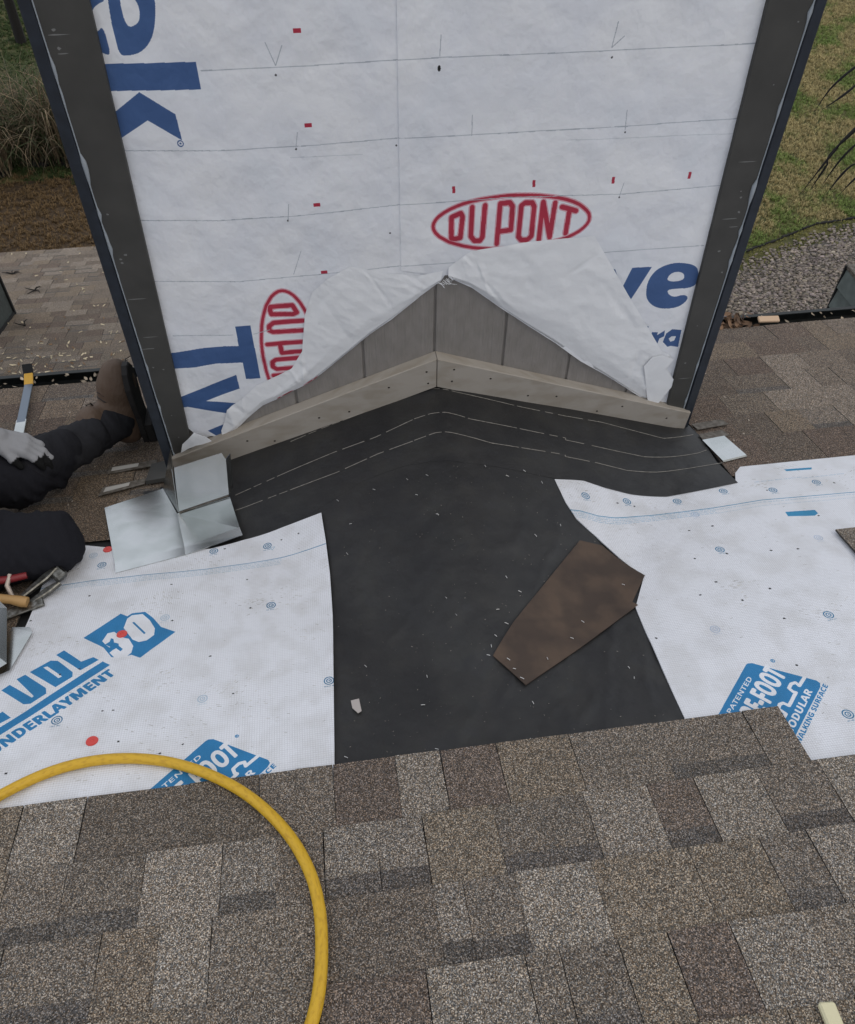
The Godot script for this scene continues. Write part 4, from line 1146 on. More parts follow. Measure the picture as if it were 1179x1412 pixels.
	var what := ["forked dark twig lying near the far edge of the lower roof", "small dark twig in the middle of the lower roof's far half", "tangled dark twig bunch near the brown boot's toe on the lower roof", "single dark leaf stem between the twigs on the lower roof"]
	for k in where.size():
		var t := thing("fallen_twig", what[k], "twig", base + slope(where[k].x, where[k].y, 0.016), "twigs fallen on the lower roof")
		for b in 5 if k != 3 else 2:
			var a := rng.randf() * TAU
			var l := rng.randf_range(0.04, 0.13)
			put("stem", tube_mesh([Vector3.ZERO, Vector3(cos(a) * l * 0.5, 0.015, sin(a) * l * 0.4), Vector3(cos(a + 0.3) * l, 0.012, sin(a + 0.3) * l * 0.8)], 0.007, 0.003, 5), M.bark, t)
	# a small dark sided chase on the lower roof at the left edge
	var at := Vector3(-3.296, -3.05, -5.389)
	var r := thing("dark_chase", "dark grey green sided chimney chase on the lower roof at left edge", "chimney chase", at)
	put("core", prism_mesh(PackedVector2Array([Vector2(-1.0, 0), Vector2(0, 0), Vector2(0, 0.62), Vector2(-1.0, 0.62)]), Vector3(0, -0.2, 0), Vector3.RIGHT, Vector3.BACK, Vector3.UP, 2.2, 0.0), M.green_siding, r)
	put("corner_trim", box_mesh(Vector3(0.02, 2.2, 0.03), 0.002), M.dark, r).position = Vector3(0.009, 0.9, 0.0)
	put("base_flashing", prism_mesh(PackedVector2Array([Vector2(0, 0.0), Vector2(0.62, 0.164), Vector2(0.62, 0.21), Vector2(0, 0.046)]), Vector3(0.002, 0, 0), Vector3.BACK, Vector3.UP, Vector3.RIGHT, 0.012), M.dark, r)
	for k in 9:
		put("siding_board", box_mesh(Vector3(0.006, 0.16, 0.58), 0.002), M.green_siding, r).position = Vector3(0.004, 0.35 + k * 0.165, 0.32)
	put("cap", box_mesh(Vector3(1.1, 0.03, 0.72), 0.004), M.galv, r).position = Vector3(-0.5, 2.02, 0.31)

# ------------------------------------------------------------------ the chimney chase
func chase() -> void:
	var h := thing("chimney_chase", "tall chimney chase wrapped in printed white house wrap above a taupe gable", "chimney chase")
	var top := 1.95
	# plywood siding behind the wrap, board by board between the grooves
	var x := -0.009 - 0.2032 * 4.0
	for i in 9:
		var a := maxf(x + 0.0035, -0.80)
		var b := minf(x + 0.2032 - 0.0035, 0.80)
		if b > a + 0.01:
			put("siding_board", prism_mesh(PackedVector2Array([Vector2(a, -0.05), Vector2(b, -0.05), Vector2(b, 0.74), Vector2(a, 0.74)]), Vector3(0, 0, -0.0058), Vector3.RIGHT, Vector3.UP, Vector3.BACK, 0.0058, 0.0018), M.siding, h)
		x += 0.2032
	put("sheathing", prism_mesh(PackedVector2Array([Vector2(-0.82, -0.2), Vector2(0.82, -0.2), Vector2(0.82, top), Vector2(-0.82, top)]), Vector3(0, 0, -0.03), Vector3.RIGHT, Vector3.UP, Vector3.BACK, 0.024), M.siding, h)
	for s in [-1.0, 1.0]:
		put("side_wall", box_mesh(Vector3(0.02, top + 0.55, 0.58), 0.002), M.green_siding, h).position = Vector3(s * 0.811, (top - 0.55) / 2, -0.30)
	put("back_wall", box_mesh(Vector3(1.62, top + 0.55, 0.02), 0.002), M.green_siding, h).position = Vector3(0, (top - 0.55) / 2, -0.6)
	put("cap", box_mesh(Vector3(1.8, 0.04, 0.76), 0.006), M.galv, h).position = Vector3(0, top + 0.02, -0.3)
	# corner boards, each with its navy edge and a ragged bead of caulk
	for s in [-1.0, 1.0]:
		var in_top: float = 0.694 if s < 0 else 0.690
		var in_bot: float = 0.748 if s < 0 else 0.747
		var bd := PackedVector2Array()
		for q in [Vector2(in_bot, 0.02), Vector2(0.806, -0.012), Vector2(0.800, top), Vector2(in_top - 0.022, top)]: bd.append(Vector2(q.x * s, q.y))
		var board := put("corner_board", prism_mesh(bd, Vector3(0, 0, 0.0), Vector3.RIGHT, Vector3.UP, Vector3.BACK, 0.021, 0.0015), M.grey_board, h)
		var ed := PackedVector2Array()
		for q in [Vector2(0.8065, -0.02), Vector2(0.835, -0.03), Vector2(0.824, top), Vector2(0.8005, top)]: ed.append(Vector2(q.x * s, q.y))
		put("navy_edge", prism_mesh(ed, Vector3(0, 0, -0.005), Vector3.RIGHT, Vector3.UP, Vector3.BACK, 0.031, 0.002), M.navy, board)
		rng.seed = 101 + int(s)
		var pts := []
		var rad := []
		var y := -0.005
		while y < top:
			var thick := 0.0016 + 0.0075 * pow(maxf(0.0, fine_noise.get_noise_1d(y * 620.0 + s * 50.0) + 0.12), 1.4)
			pts.append(Vector3(s * (0.8035 - 0.003 * y / top - 0.0006 - thick * 0.6), y, 0.0215 + fine_noise.get_noise_1d(y * 800.0) * 0.001))
			rad.append(thick)
			y += 0.018
		put("caulk_bead", tube_mesh(pts, 0, 0, 6, rad), M.caulk, board)
		# scuffs of putty and scratches
		var mark := start()
		for i in 16:
			var yy := rng.randf_range(0.1, 1.35)
			var w := rng.randf_range(0.002, 0.005) if i < 11 else rng.randf_range(0.012, 0.03)
			var c := Vector3(s * rng.randf_range(0.755, 0.785), yy, 0.02135)
			var tall := w * 0.8 if i < 11 else 0.0015
			var pl := []
			for k in 7: pl.append(c + Vector3(cos(TAU * k / 7) * w, sin(TAU * k / 7) * tall, 0) * rng.randf_range(0.6, 1.1))
			for k in 7: tri(mark, c, pl[k], pl[(k + 1) % 7], Vector3.BACK)
		put("putty_scuffs", done(mark), M.scuff, board)
	# the two painted boards that follow the cricket
	for s in [-1.0, 1.0]:
		var tb := PackedVector2Array()
		var far := 0.80 if s < 0 else 0.822
		for q in [Vector2(0.0008, 0.298), Vector2(far, 0.298 - far * 0.372), Vector2(far + 0.006, 0.402 - far * 0.372), Vector2(0.0008, 0.402)]: tb.append(Vector2(-0.006 + q.x * s, q.y))
		var board := put("trim_board", prism_mesh(tb, Vector3(0, 0, 0.0005), Vector3.RIGHT, Vector3.UP, Vector3.BACK, 0.036, 0.0022), M.trim, h)
		for i in 8:
			var t: float = [0.035, 0.04, 0.15, 0.27, 0.36, 0.5, 0.58, 0.74][i]
			var v: float = [0.03, 0.075, 0.07, 0.035, 0.055, 0.03, 0.07, 0.06][i]
			var nl := start()
			ball(nl, Vector3(-0.006 + s * (t + 0.01 * s), 0.298 - t * 0.372 + v, 0.0363), Vector3(0.0038, 0.0033, 0.0012), 4, 7)
			put("nail_head", done(nl), M.nail, board)
	# house wrap: the print
	var page := Page.new()
	page.at = Vector2(-0.80, 0.0)
	page.size = Vector2(1.6, 2.0)
	page.px = Vector2(1792, 2048)
	# pages run downwards: flip y
	var im := Image.create(1792, 2048, false, Image.FORMAT_RGB8)
	im.fill(lin(0.78, 0.79, 0.815))
	var blue := lin(0.048, 0.105, 0.26)
	var red := lin(0.42, 0.025, 0.055)
	var pink := lin(0.66, 0.36, 0.41)
	fill(im, [page.all(E_TOP), page.all(E_TOP_HOLE)], blue)
	fill(im, [page.all(E_TOP_B)], blue)
	for q in [K_STEM, K_ARM, T_LOW, Y_LOW, Y_LOW_B, V_R]: fill(im, [page.all(q)], blue)
	fill(im, [page.all(E_R), page.all(E_R_HOLE)], blue)
	for q in DRA: fill(im, [page.all(q)], blue)
	fill(im, [page.all(A_HOLE)], lin(0.76, 0.775, 0.80))
	var mark := page.to(Vector2(-0.487, 0.905))
	# the oval mark, upright on the right and turned on the left
	var mid := Vector2.ZERO
	for p in OVAL: mid += p / OVAL.size()
	var scale := page.px.x / page.size.x
	for turned in [false, true]:
		var paths := [OVAL + [OVAL[0]]] + Array(DP)
		for pass_no in 2:
			for i in paths.size():
				var q := []
				for p in paths[i]:
					var v: Vector2 = p
					if turned:
						var d := v - mid
						v = Vector2(-0.415, 0.4435) + Vector2(d.y, -d.x) * Vector2(1.0, 1.0)
					q.append(page.to(v))
				var w := (0.0075 if i == 0 else 0.0118) * scale
				stroke(im, q, w + 0.006 * scale if pass_no == 0 else w, pink if pass_no == 0 else red)
	var reg := page.to(Vector2(0.345, 0.694))
	fill(im, [fan(reg, 7, 14), fan(reg, 4, 12)], red)
	var regk := page.to(F_REG())
	fill(im, [fan(regk, 8, 14), fan(regk, 5.5, 12)], blue)
	fill(im, [fan(regk, 2.5, 8)], blue)
	var pencil := lin(0.22, 0.25, 0.29)
	for i in CHALK.size():
		var faint: bool = i in [2, 3]
		var q := page.all(CHALK[i])
		for k in q.size() - 1:
			var m := maxi(1, int((q[k] as Vector2).distance_to(q[k + 1]) / 9.0))
			for j in m:
				var a: Vector2 = (q[k] as Vector2).lerp(q[k + 1], float(j) / m)
				var b: Vector2 = (q[k] as Vector2).lerp(q[k + 1], float(j + 1) / m)
				var f := 0.5 + 0.5 * fine_noise.get_noise_2d(a.x * 1.5, i * 40.0)
				stroke(im, [a, b], 1.6 + f, lin(0.76, 0.775, 0.80).lerp(pencil, (0.28 if faint else 0.70) * (0.45 + 0.55 * f)), false)
	for p in DOTS: fill(im, [fan(page.to(p), 2.5, 9)], lin(0.05, 0.05, 0.055))
	fill(im, [fan(page.to(DOTS[1]), 4.0, 9, 1.7)], lin(0.01, 0.01, 0.01))
	for p in RED_H: fill(im, [[page.to(p) + Vector2(-9, -4), page.to(p) + Vector2(9, -4), page.to(p) + Vector2(9, 5), page.to(p) + Vector2(-9, 5)]], red)
	for p in RED_V: fill(im, [[page.to(p) + Vector2(-3.5, -9), page.to(p) + Vector2(4.5, -9), page.to(p) + Vector2(3.5, 9), page.to(p) + Vector2(-4.5, 9)]], red)
	var wrap := mat(Color.WHITE, 0.6)
	wrap.albedo_texture = printed(im)
	wrap.normal_enabled = true
	wrap.normal_texture = bumps(0.011, 111, 9.0, 1024, 5)
	wrap.normal_scale = 0.36
	wear(wrap, cloud(0.006, 112, Color(0.968, 0.973, 0.982), Color(1.0, 1.0, 0.997), 1024, 5, [0.25, 0.75]))
	var left := PackedVector2Array([Vector2(-0.765, 0.19)])
	var right := PackedVector2Array()
	for p in WRAP_LOW:
		if p.x < 0.02: left.append(p)
	left.append_array([Vector2(0.02, 0.66), Vector2(-0.09, 0.70), Vector2(-0.088, top), Vector2(-0.70, top), Vector2(-0.70, 1.3)])
	right.append(Vector2(-0.101, 0.68))
	right.append(Vector2(0.0, 0.655))
	for p in WRAP_LOW:
		if p.x >= 0.02: right.append(p)
	right.append_array([Vector2(0.758, 0.3), Vector2(0.70, 1.35), Vector2(0.70, top), Vector2(-0.100, top)])
	var lw := put("house_wrap", sheet(left, "face", 0.02, 0.004, 0.0038, Vector2(-0.80, 0), Vector2(1.6, 2.0), 0.002), wrap, h)
	tag(lw, "left sheet of white house wrap with blue sideways lettering")
	var rw := put("house_wrap", sheet(right, "face", 0.02, 0.0062, 0.0040, Vector2(-0.80, 0), Vector2(1.6, 2.0), 0.003), wrap, h)
	tag(rw, "right sheet of white house wrap with the red oval mark")
	put("folded_flap", flap(FL_H, FL_F, 0.0055, 121), M.wrap_back, lw)
	put("folded_flap", flap(FR_H, FR_F, 0.0085, 122), M.wrap_back, rw)
	put("torn_tip", sheet(PackedVector2Array(WRAP_TIP), "face", 0.012, 0.036, 0.012, Vector2.ZERO, Vector2.ONE, 0.001), M.wrap_back, lw)
	put("torn_end", sheet(PackedVector2Array(TORN_END), "face", 0.012, 0.015, 0.006, Vector2.ZERO, Vector2.ONE, 0.001), M.wrap_back, rw)
	# frayed threads at the slit
	var fray := start()
	rng.seed = 123
	for i in 14:
		var a := Vector3(-0.005 + i * 0.0028, 0.632 + i * 0.0016 + rng.randf() * 0.006, 0.014)
		tube(fray, [a, a + Vector3(rng.randf_range(0.002, 0.016), rng.randf_range(-0.014, -0.002), 0.006), a + Vector3(rng.randf_range(0.008, 0.024), rng.randf_range(-0.02, 0.004), 0.004)], 0.0007, 0.0004, 4)
	put("frayed_edge", done(fray), M.wrap_back, rw)

func F_REG() -> Vector2:
	return REG_K[0]

# a flap folded back over the wrap: hinge below, free edge above, puffed and creased
func flap(hinge: Array, free: Array, puff: float, sd: int) -> ArrayMesh:
	var st := start()
	st.set_smooth_group(1)
	var nu := 14
	var nv := 36
	var cr := FastNoiseLite.new()
	cr.seed = sd
	cr.frequency = 0.022
	cr.fractal_type = FastNoiseLite.FRACTAL_RIDGED
	cr.fractal_octaves = 2
	var creases := []
	rng.seed = sd
	for i in 30:
		var k := rng.randi() % hinge.size()
		var at: Vector2 = (hinge[k] as Vector2).lerp(free[k], rng.randf_range(0.2, 0.9))
		var along := ((free[k] as Vector2) - (hinge[k] as Vector2)).normalized().rotated(rng.randf_range(-0.9, 0.9))
		creases.append([at, along.orthogonal(), rng.randf_range(-0.0045, 0.0045), rng.randf_range(0.006, 0.020), rng.randf_range(0.05, 0.22)])
	var grid := []
	for i in (hinge.size() - 1) * nu + 1:
		var k := mini(i / nu, hinge.size() - 2)
		var f := float(i - k * nu) / nu
		var a: Vector2 = (hinge[k] as Vector2).lerp(hinge[k + 1], f)
		var b: Vector2 = (free[k] as Vector2).lerp(free[k + 1], f)
		var col := []
		var wide := a.distance_to(b)
		for j in nv + 1:
			var v := float(j) / nv
			var p := a.lerp(b, v)
			var z := 0.008 + minf(puff, wide * 0.3) * minf(v * 5.0, 1.0) * (1.0 - 0.72 * v)
			var q := p.rotated(0.55)
			z += cr.get_noise_2d(q.x * 420.0, q.y * 900.0) * 0.0010 * minf(1.0, v * 5.0) * minf(1.0, wide * 8.0)
			z += cr.get_noise_2d(q.y * 260.0 + 90.0, q.x * 200.0) * 0.0024 * minf(1.0, v * 3.0) * minf(1.0, wide * 6.0)
			for e in creases:
				var dist := absf((p - (e[0] as Vector2)).dot(e[1]))
				var run := absf((p - (e[0] as Vector2)).dot((e[1] as Vector2).orthogonal()))
				z += e[2] * maxf(0.0, 1.0 - dist / e[3]) * clampf(1.0 - run / e[4], 0.0, 1.0) * minf(1.0, v * 6.0) * minf(1.0, wide * 8.0)
			z = maxf(z, 0.0088)
			col.append(Vector3(p.x, p.y, z))
		grid.append(col)
	for i in grid.size() - 1:
		for j in nv:
			var A: Vector3 = grid[i][j]
			var B: Vector3 = grid[i + 1][j]
			var C: Vector3 = grid[i + 1][j + 1]
			var D: Vector3 = grid[i][j + 1]
			quad(st, A, B, C, D, Vector3.BACK, [Vector2(A.x, A.y) * 2.2, Vector2(B.x, B.y) * 2.2, Vector2(C.x, C.y) * 2.2, Vector2(D.x, D.y) * 2.2])
	# the roll of the fold, back to the wall
	for i in grid.size() - 1:
		var A: Vector3 = grid[i][0]
		var B: Vector3 = grid[i + 1][0]
		quad(st, A, B, Vector3(B.x, B.y + 0.003, 0.004), Vector3(A.x, A.y + 0.003, 0.004), Vector3.DOWN)
	return done(st)

# ------------------------------------------------------------------ sheets on the roof
func nodules(page: Page, pitch: float) -> ImageTexture:
	# the raised grip pattern of the underlayment, one nodule to a cell
	var px := int(roundf(pitch * page.px.x / page.size.x))
	var cell := Image.create(px, px, false, Image.FORMAT_L8)
	for y in px:
		for x in px:
			var d := Vector2(x + 0.5 - px / 2.0, y + 0.5 - px / 2.0).length() / (px * 0.5)
			var v := clampf(1.15 - d, 0.0, 1.0)
			cell.set_pixel(x, y, Color(v, v, v))
	var im := Image.create(int(page.px.x), int(page.px.y), false, Image.FORMAT_L8)
	for y in range(0, int(page.px.y), px):
		for x in range(0, int(page.px.x), px):
			im.blit_rect(cell, Rect2i(0, 0, px, px), Vector2i(x, y))
	return printed(im)

func weave(im: Image, pitch_px: float, base: Color) -> void:
	im.fill(base)
	var line := base.darkened(0.075)
	var n := int(im.get_height() / pitch_px)
	for i in n: im.fill_rect(Rect2i(0, int(i * pitch_px), im.get_width(), 2), line if i % 3 else base.darkened(0.10))
	n = int(im.get_width() / pitch_px)
	for i in n: im.fill_rect(Rect2i(int(i * pitch_px), 0, 2, im.get_height()), line)

func dirt(im: Image, n: int, sd: int) -> void:
	rng.seed = sd
	for i in n:
		var p := Vector2(rng.randf() * im.get_width(), rng.randf() * im.get_height())
		var l := rng.randf_range(2.0, 16.0)
		var a := rng.randfn(0.15, 0.35)
		var v := rng.randf_range(0.30, 0.58)
		var d := Vector2(cos(a), sin(a))
		stroke(im, [p, p + d * l], rng.randf_range(1.0, 2.2), lin(v, v * 0.97, v * 0.93), false)

func smudges(im: Image, n: int, sd: int) -> void:
	rng.seed = sd
	for i in n:
		var c := Vector2(rng.randf() * im.get_width(), rng.randf() * im.get_height())
		var a := rng.randfn(0.1, 0.5)
		var d := Vector2(cos(a), sin(a))
		var big := rng.randf_range(30.0, 110.0)
		for k in rng.randi_range(10, 34):
			var p := c + Vector2(rng.randfn(0, big), rng.randfn(0, big * 0.5))
			var v := rng.randf_range(0.36, 0.62)
			stroke(im, [p, p + d * rng.randf_range(3.0, 22.0)], rng.randf_range(1.5, 3.5), lin(v, v * 0.98, v * 0.95), false)

func logo(im: Image, page: Page, shift: Vector2, c: Color, white: Color) -> void:
	var q := []
	for p in BOXSF: q.append(page.to(p + shift))
	fill(im, [q], c)
	for w in [["PATENTED", T_PAT, false, 0.0], ["SURE-FOOT", T_SURE, true, 5.0], ["NODULAR", T_NOD, true, 0.0]]:
		var k := []
		for p in w[1]: k.append(p + shift)
		if w[3] > 0.0:
			words(im, page, w[0], k, white, w[2], w[3])
		else:
			words(im, page, w[0], k, white, w[2], 1.2)
	var t := []
	for p in T_WALK: t.append(p + shift)
	words(im, page, "WALKING SURFACE", t, c, true, 1.0)
	var ln := []
	for p in NODLINE: ln.append(page.to(p + shift))
	stroke(im, ln, 0.0075 * page.px.x / page.size.x, white)
	var r := page.to(REG_R[0] + shift)
	fill(im, [fan(r, 9, 16), fan(r, 6, 14)], c)
	words(im, page, "R", [REG_R[0] + shift + Vector2(-0.0022, 0.0028), REG_R[0] + shift + Vector2(0.0022, 0.0028), REG_R[0] + shift + Vector2(-0.0022, -0.0028)], c)

func ulay(im: Image, page: Page) -> StandardMaterial3D:
	var m := mat(Color.WHITE, 0.7)
	m.albedo_texture = printed(im)
	m.heightmap_enabled = true
	m.heightmap_texture = nodules(page, 0.0052)
	m.heightmap_scale = 0.05
	wear(m, cloud(0.010, 131, Color(0.955, 0.952, 0.945), Color(1, 1, 1), 1024, 6, [0.2, 0.6]))
	return m

func sheets() -> void:
	var white := lin(0.745, 0.755, 0.80)
	var blue := lin(0.020, 0.190, 0.42)
	# black felt on the saddle
	var felt := thing("roofing_felt", "black roofing felt sheet covering the saddle and the roof below it", "roofing felt")
	put("felt_sheet", sheet(PackedVector2Array(FELT), "felt", 0.0125, 0.003, 0.0026, Vector2.ZERO, Vector2.ONE, 0.003), M.felt, felt)
	rng.seed = 141
	for p in STAPLES:
		staple(felt, p, 0.0066)
	var wl := thing("felt_strip", "left black felt strip with chalk lines under the left trim board", "roofing felt", Vector3.ZERO, "felt strips along the chase")
	put("strip_sheet", sheet(PackedVector2Array(STRIP_L), "strip", 0.0125, 0.0034, 0.0026, Vector2.ZERO, Vector2.ONE, 0.0003), M.felt_strip, wl)
	var wr := thing("felt_strip", "right black felt strip with chalk lines ending beside the shiny flashing piece", "roofing felt", Vector3.ZERO, "felt strips along the chase")
	put("strip_sheet", sheet(PackedVector2Array(STRIP_R), "strip", 0.0125, 0.0038, 0.0026, Vector2.ZERO, Vector2.ONE, 0.0004), M.felt_strip, wr)
	for line in FCHALK:
		var a := []
		var b := []
		for p in line:
			if p.x < -0.17: a.append(p)
			else: b.append(p)
		if a.size() > 1:
			a.append((a[-1] as Vector2).lerp(b[0], 0.96))
			tag(put("chalk_line", ribbon(a, 0.0024, 0.0044, 1.0), M.chalk, wl), "", "", "", "stuff")
		tag(put("chalk_line", ribbon(b, 0.0025, 0.0048, 1.0), M.chalk, wr), "", "", "", "stuff")
	# left white underlayment
	var page := Page.new()
	page.at = Vector2(-1.26, 0.30)
	page.size = Vector2(0.96, 0.96)
	page.px = Vector2(2048, 2048)
	var im := Image.create(2048, 2048, false, Image.FORMAT_RGB8)
	weave(im, 0.0052 * 2048 / 0.96, white)
	dirt(im, 420, 142)
	smudges(im, 26, 144)
	for q in UDL: fill(im, [page.all(q)], blue)
	fill(im, [page.all(UDL_D[0]), page.all(UDL_D[1])], blue)
	fill(im, [page.all(BOX30)], blue)
	fill(im, [page.all(THREE)], white)
	fill(im, [page.all(THREE_IN)], blue)
	fill(im, [page.all(ZERO[0]), page.all(ZERO[1])], white)
	words(im, page, "UNDERLAYMENT", T_UNDER, blue, true, 5.0)
	logo(im, page, LOGO_SHIFT, blue, white)
	for p in SP_L: ring_mark(im, page.to(p), 25.0, lin(0.045, 0.16, 0.29))
	for p in SP_LF: ring_mark(im, page.to(p), 24.0, lin(0.42, 0.52, 0.62))
	var ln := page.all(BL_L)
	stroke(im, ln, 5.0, lin(0.10, 0.26, 0.42))
	for k in range(1, 5):
		for i in range(0 if k < 4 else 2, ln.size() - 3):
			small_print(im, ln[i] + Vector2(0, k * 13), ln[i + 1] + Vector2(0, k * 13), 7.0, lin(0.27, 0.42, 0.55))
	var tr := page.to(R_TRI())
	stroke(im, [tr + Vector2(-14, -9), tr + Vector2(14, -9), tr + Vector2(0, 13), tr + Vector2(-14, -9)], 3.0, lin(0.25, 0.42, 0.56))
	for p in HOLES_L: hole(im, page.to(p))
	var l := thing("underlayment_sheet", "left white underlayment sheet printed with blue letters and the number 30", "underlayment", Vector3.ZERO, "white underlayment sheets")
	put("printed_sheet", sheet(PackedVector2Array(UL_POLY), "roof", 0.02, 0.0115, 0.0080, page.at, page.size, 0.004), ulay(im, page), l)
	for p in CAPS:
		var cs := start()
		var o := spread("roof", p, 0.0118, 0.0080)
		var ring := []
		tube(cs, [o, o + slope(0, 0, 1) * 0.0022], 0.0128, 0.0118, 18)
		ball(cs, o + slope(0, 0, 1) * 0.0024, Vector3(0.004, 0.0012, 0.004), 4, 8)
		put("cap_nail", done(cs), M.paint_red, l)
	# right white underlayment
	var pr := Page.new()
	pr.at = Vector2(0.24, 0.24)
	pr.size = Vector2(1.2, 1.15)
	pr.px = Vector2(2048, 1963)
	var ir := Image.create(2048, 1963, false, Image.FORMAT_RGB8)
	weave(ir, 0.0052 * 2048 / 1.2, white)
	dirt(ir, 420, 143)
	smudges(ir, 22, 145)
	logo(ir, pr, Vector2.ZERO, blue, white)
	for p in SP_R: ring_mark(ir, pr.to(p), 21.0, lin(0.045, 0.18, 0.33))
	for p in SP_RF: ring_mark(ir, pr.to(p), 20.0, lin(0.45, 0.52, 0.64))
	var lr := pr.all(BL_R)
	stroke(ir, lr, 5.0, lin(0.10, 0.28, 0.45))
	for k in range(1, 5):
		for i in range(0, 6):
			small_print(ir, lr[i] + Vector2(0, k * 11), lr[i + 1] + Vector2(0, k * 11), 6.5, lin(0.22, 0.40, 0.56))
	for i in range(6, 9):
		for k in 2: small_print(ir, lr[i] + Vector2(0, 22 + k * 26), lr[i + 1] + Vector2(0, 20 + k * 26), 9.0 if k == 0 else 6.0, lin(0.36, 0.48, 0.60))
	for i in range(7, 9): small_print(ir, lr[i] + Vector2(40, -150), lr[i + 1] + Vector2(40, -160), 9.0, lin(0.36, 0.48, 0.60))
	fill(ir, [pr.all(BAR_R[0])], lin(0.03, 0.24, 0.44))
	fill(ir, [pr.all(BAR_R[1])], lin(0.03, 0.24, 0.44))
	for p in HOLES_R: hole(ir, pr.to(p))
	var r := thing("underlayment_sheet", "right white underlayment sheet with the blue box of letters by the shingle corner", "underlayment", Vector3.ZERO, "white underlayment sheets")
	put("printed_sheet", sheet(PackedVector2Array(UR_POLY), "roof", 0.02, 0.0055, 0.0090, pr.at, pr.size, 0.004), ulay(ir, pr), r)
	# brown scrap
	var sc := thing("felt_scrap", "brown scrap of felt stapled over the black felt", "felt scrap")
	put("scrap_sheet", sheet(PackedVector2Array(SCRAP), "roof", 0.02, 0.0108, 0.0022, Vector2.ZERO, Vector2.ONE, 0.003), M.scrap, sc)
	for p in STAPLES_S: staple(sc, p, 0.0146)
	var chip := thing("paper_chip", "small torn grey paper chip lying on the black felt", "paper scrap")
	put("chip_sheet", sheet(PackedVector2Array(CHIP), "roof", 0.01, 0.009, 0.004, Vector2.ZERO, Vector2.ONE, 0.001), mat(lin(0.42, 0.38, 0.36), 0.9), chip)

func R_TRI() -> Vector2:
	return Vector2(-0.512, 0.447)

func hole(im: Image, at: Vector2) -> void:
	var pts := []
	for k in 8: pts.append(at + Vector2(cos(TAU * k / 8) * 7.0, sin(TAU * k / 8) * 5.5) * rng.randf_range(0.6, 1.15))
	fill(im, [pts], lin(0.03, 0.03, 0.032))

func staple(parent: Node3D, p: Vector2, off: float) -> void:
	var a := rng.randfn(1.0, 0.45)
	var d := Vector2(cos(a), sin(a)) * rng.randf_range(0.0032, 0.0048)
	var A := on_roof(p - d, off)
	var B := on_roof(p + d, off)
	put("staple", tube_mesh([A, (A + B) * 0.5 + Vector3(0, 0.0006, 0), B], 0.0008, 0.0008, 5), M.staple, parent)

# ------------------------------------------------------------------ objects on the roof
func hose() -> void:
	var c := Curve3D.new()
	for i in HOSE.size():
		var p: Vector2 = HOSE[i]
		var q: Vector2 = HOSE[maxi(i - 1, 0)]
		var s: Vector2 = HOSE[mini(i + 1, HOSE.size() - 1)]
		var off := lerpf(0.0252, 0.0306, smoothstep(1.11, 1.19, p.y))
		var v := Vector3(p.x, height(p.x, p.y) + off, p.y)
		var w := Vector3(s.x - q.x, height(s.x, s.y) - height(q.x, q.y), s.y - q.y) * 0.17
		c.add_point(v, -w, w)
	c.bake_interval = 0.012
	var pts := Array(c.get_baked_points())
	var last: Vector3 = pts[-1]
	for i in range(1, 14): pts.append(last + Vector3(-0.03 * i - 0.004 * i * i, K * (0.05 * i), 0.05 * i))
	var first: Vector3 = pts[0]
	for i in range(1, 12): pts.push_front(first + Vector3(-0.06 * i, K * 0.02 * i, 0.02 * i))
	var m := mat(lin(0.62, 0.37, 0.018), 0.5)
	m.uv1_scale = Vector3(3, 8, 1)
	wear(m, cloud(0.03, 151, Color(0.91, 0.89, 0.85), Color(1, 1, 1), 512, 6, [0.15, 0.5]))
	var o := thing("air_hose", "yellow air hose curving over the white sheet and the shingles", "air hose")
	put("hose_tube", tube_mesh(pts, 0.0106, 0.0106, 14), m, o)

func plate(pts: Array, thick: float) -> ArrayMesh:
	# a sheet of metal given by the corners of its upper face
	var st := start()
	var n := Vector3.ZERO
	for i in range(1, pts.size() - 1): n -= ((pts[i] as Vector3) - pts[0]).cross((pts[i + 1] as Vector3) - pts[0])
	n = n.normalized()
	if n.y < 0.0 and absf(n.y) > 0.2: n = -n
	for i in range(1, pts.size() - 1):
		tri(st, pts[0], pts[i], pts[i + 1], n)
		tri(st, pts[0] - n * thick, pts[i] - n * thick, pts[i + 1] - n * thick, -n)
	var mid := Vector3.ZERO
	for p in pts: mid += p / pts.size()
	for i in pts.size():
		var a: Vector3 = pts[i]
		var b: Vector3 = pts[(i + 1) % pts.size()]
		quad(st, a, b, b - n * thick, a - n * thick, (a + b) * 0.5 - mid)
	return done(st)

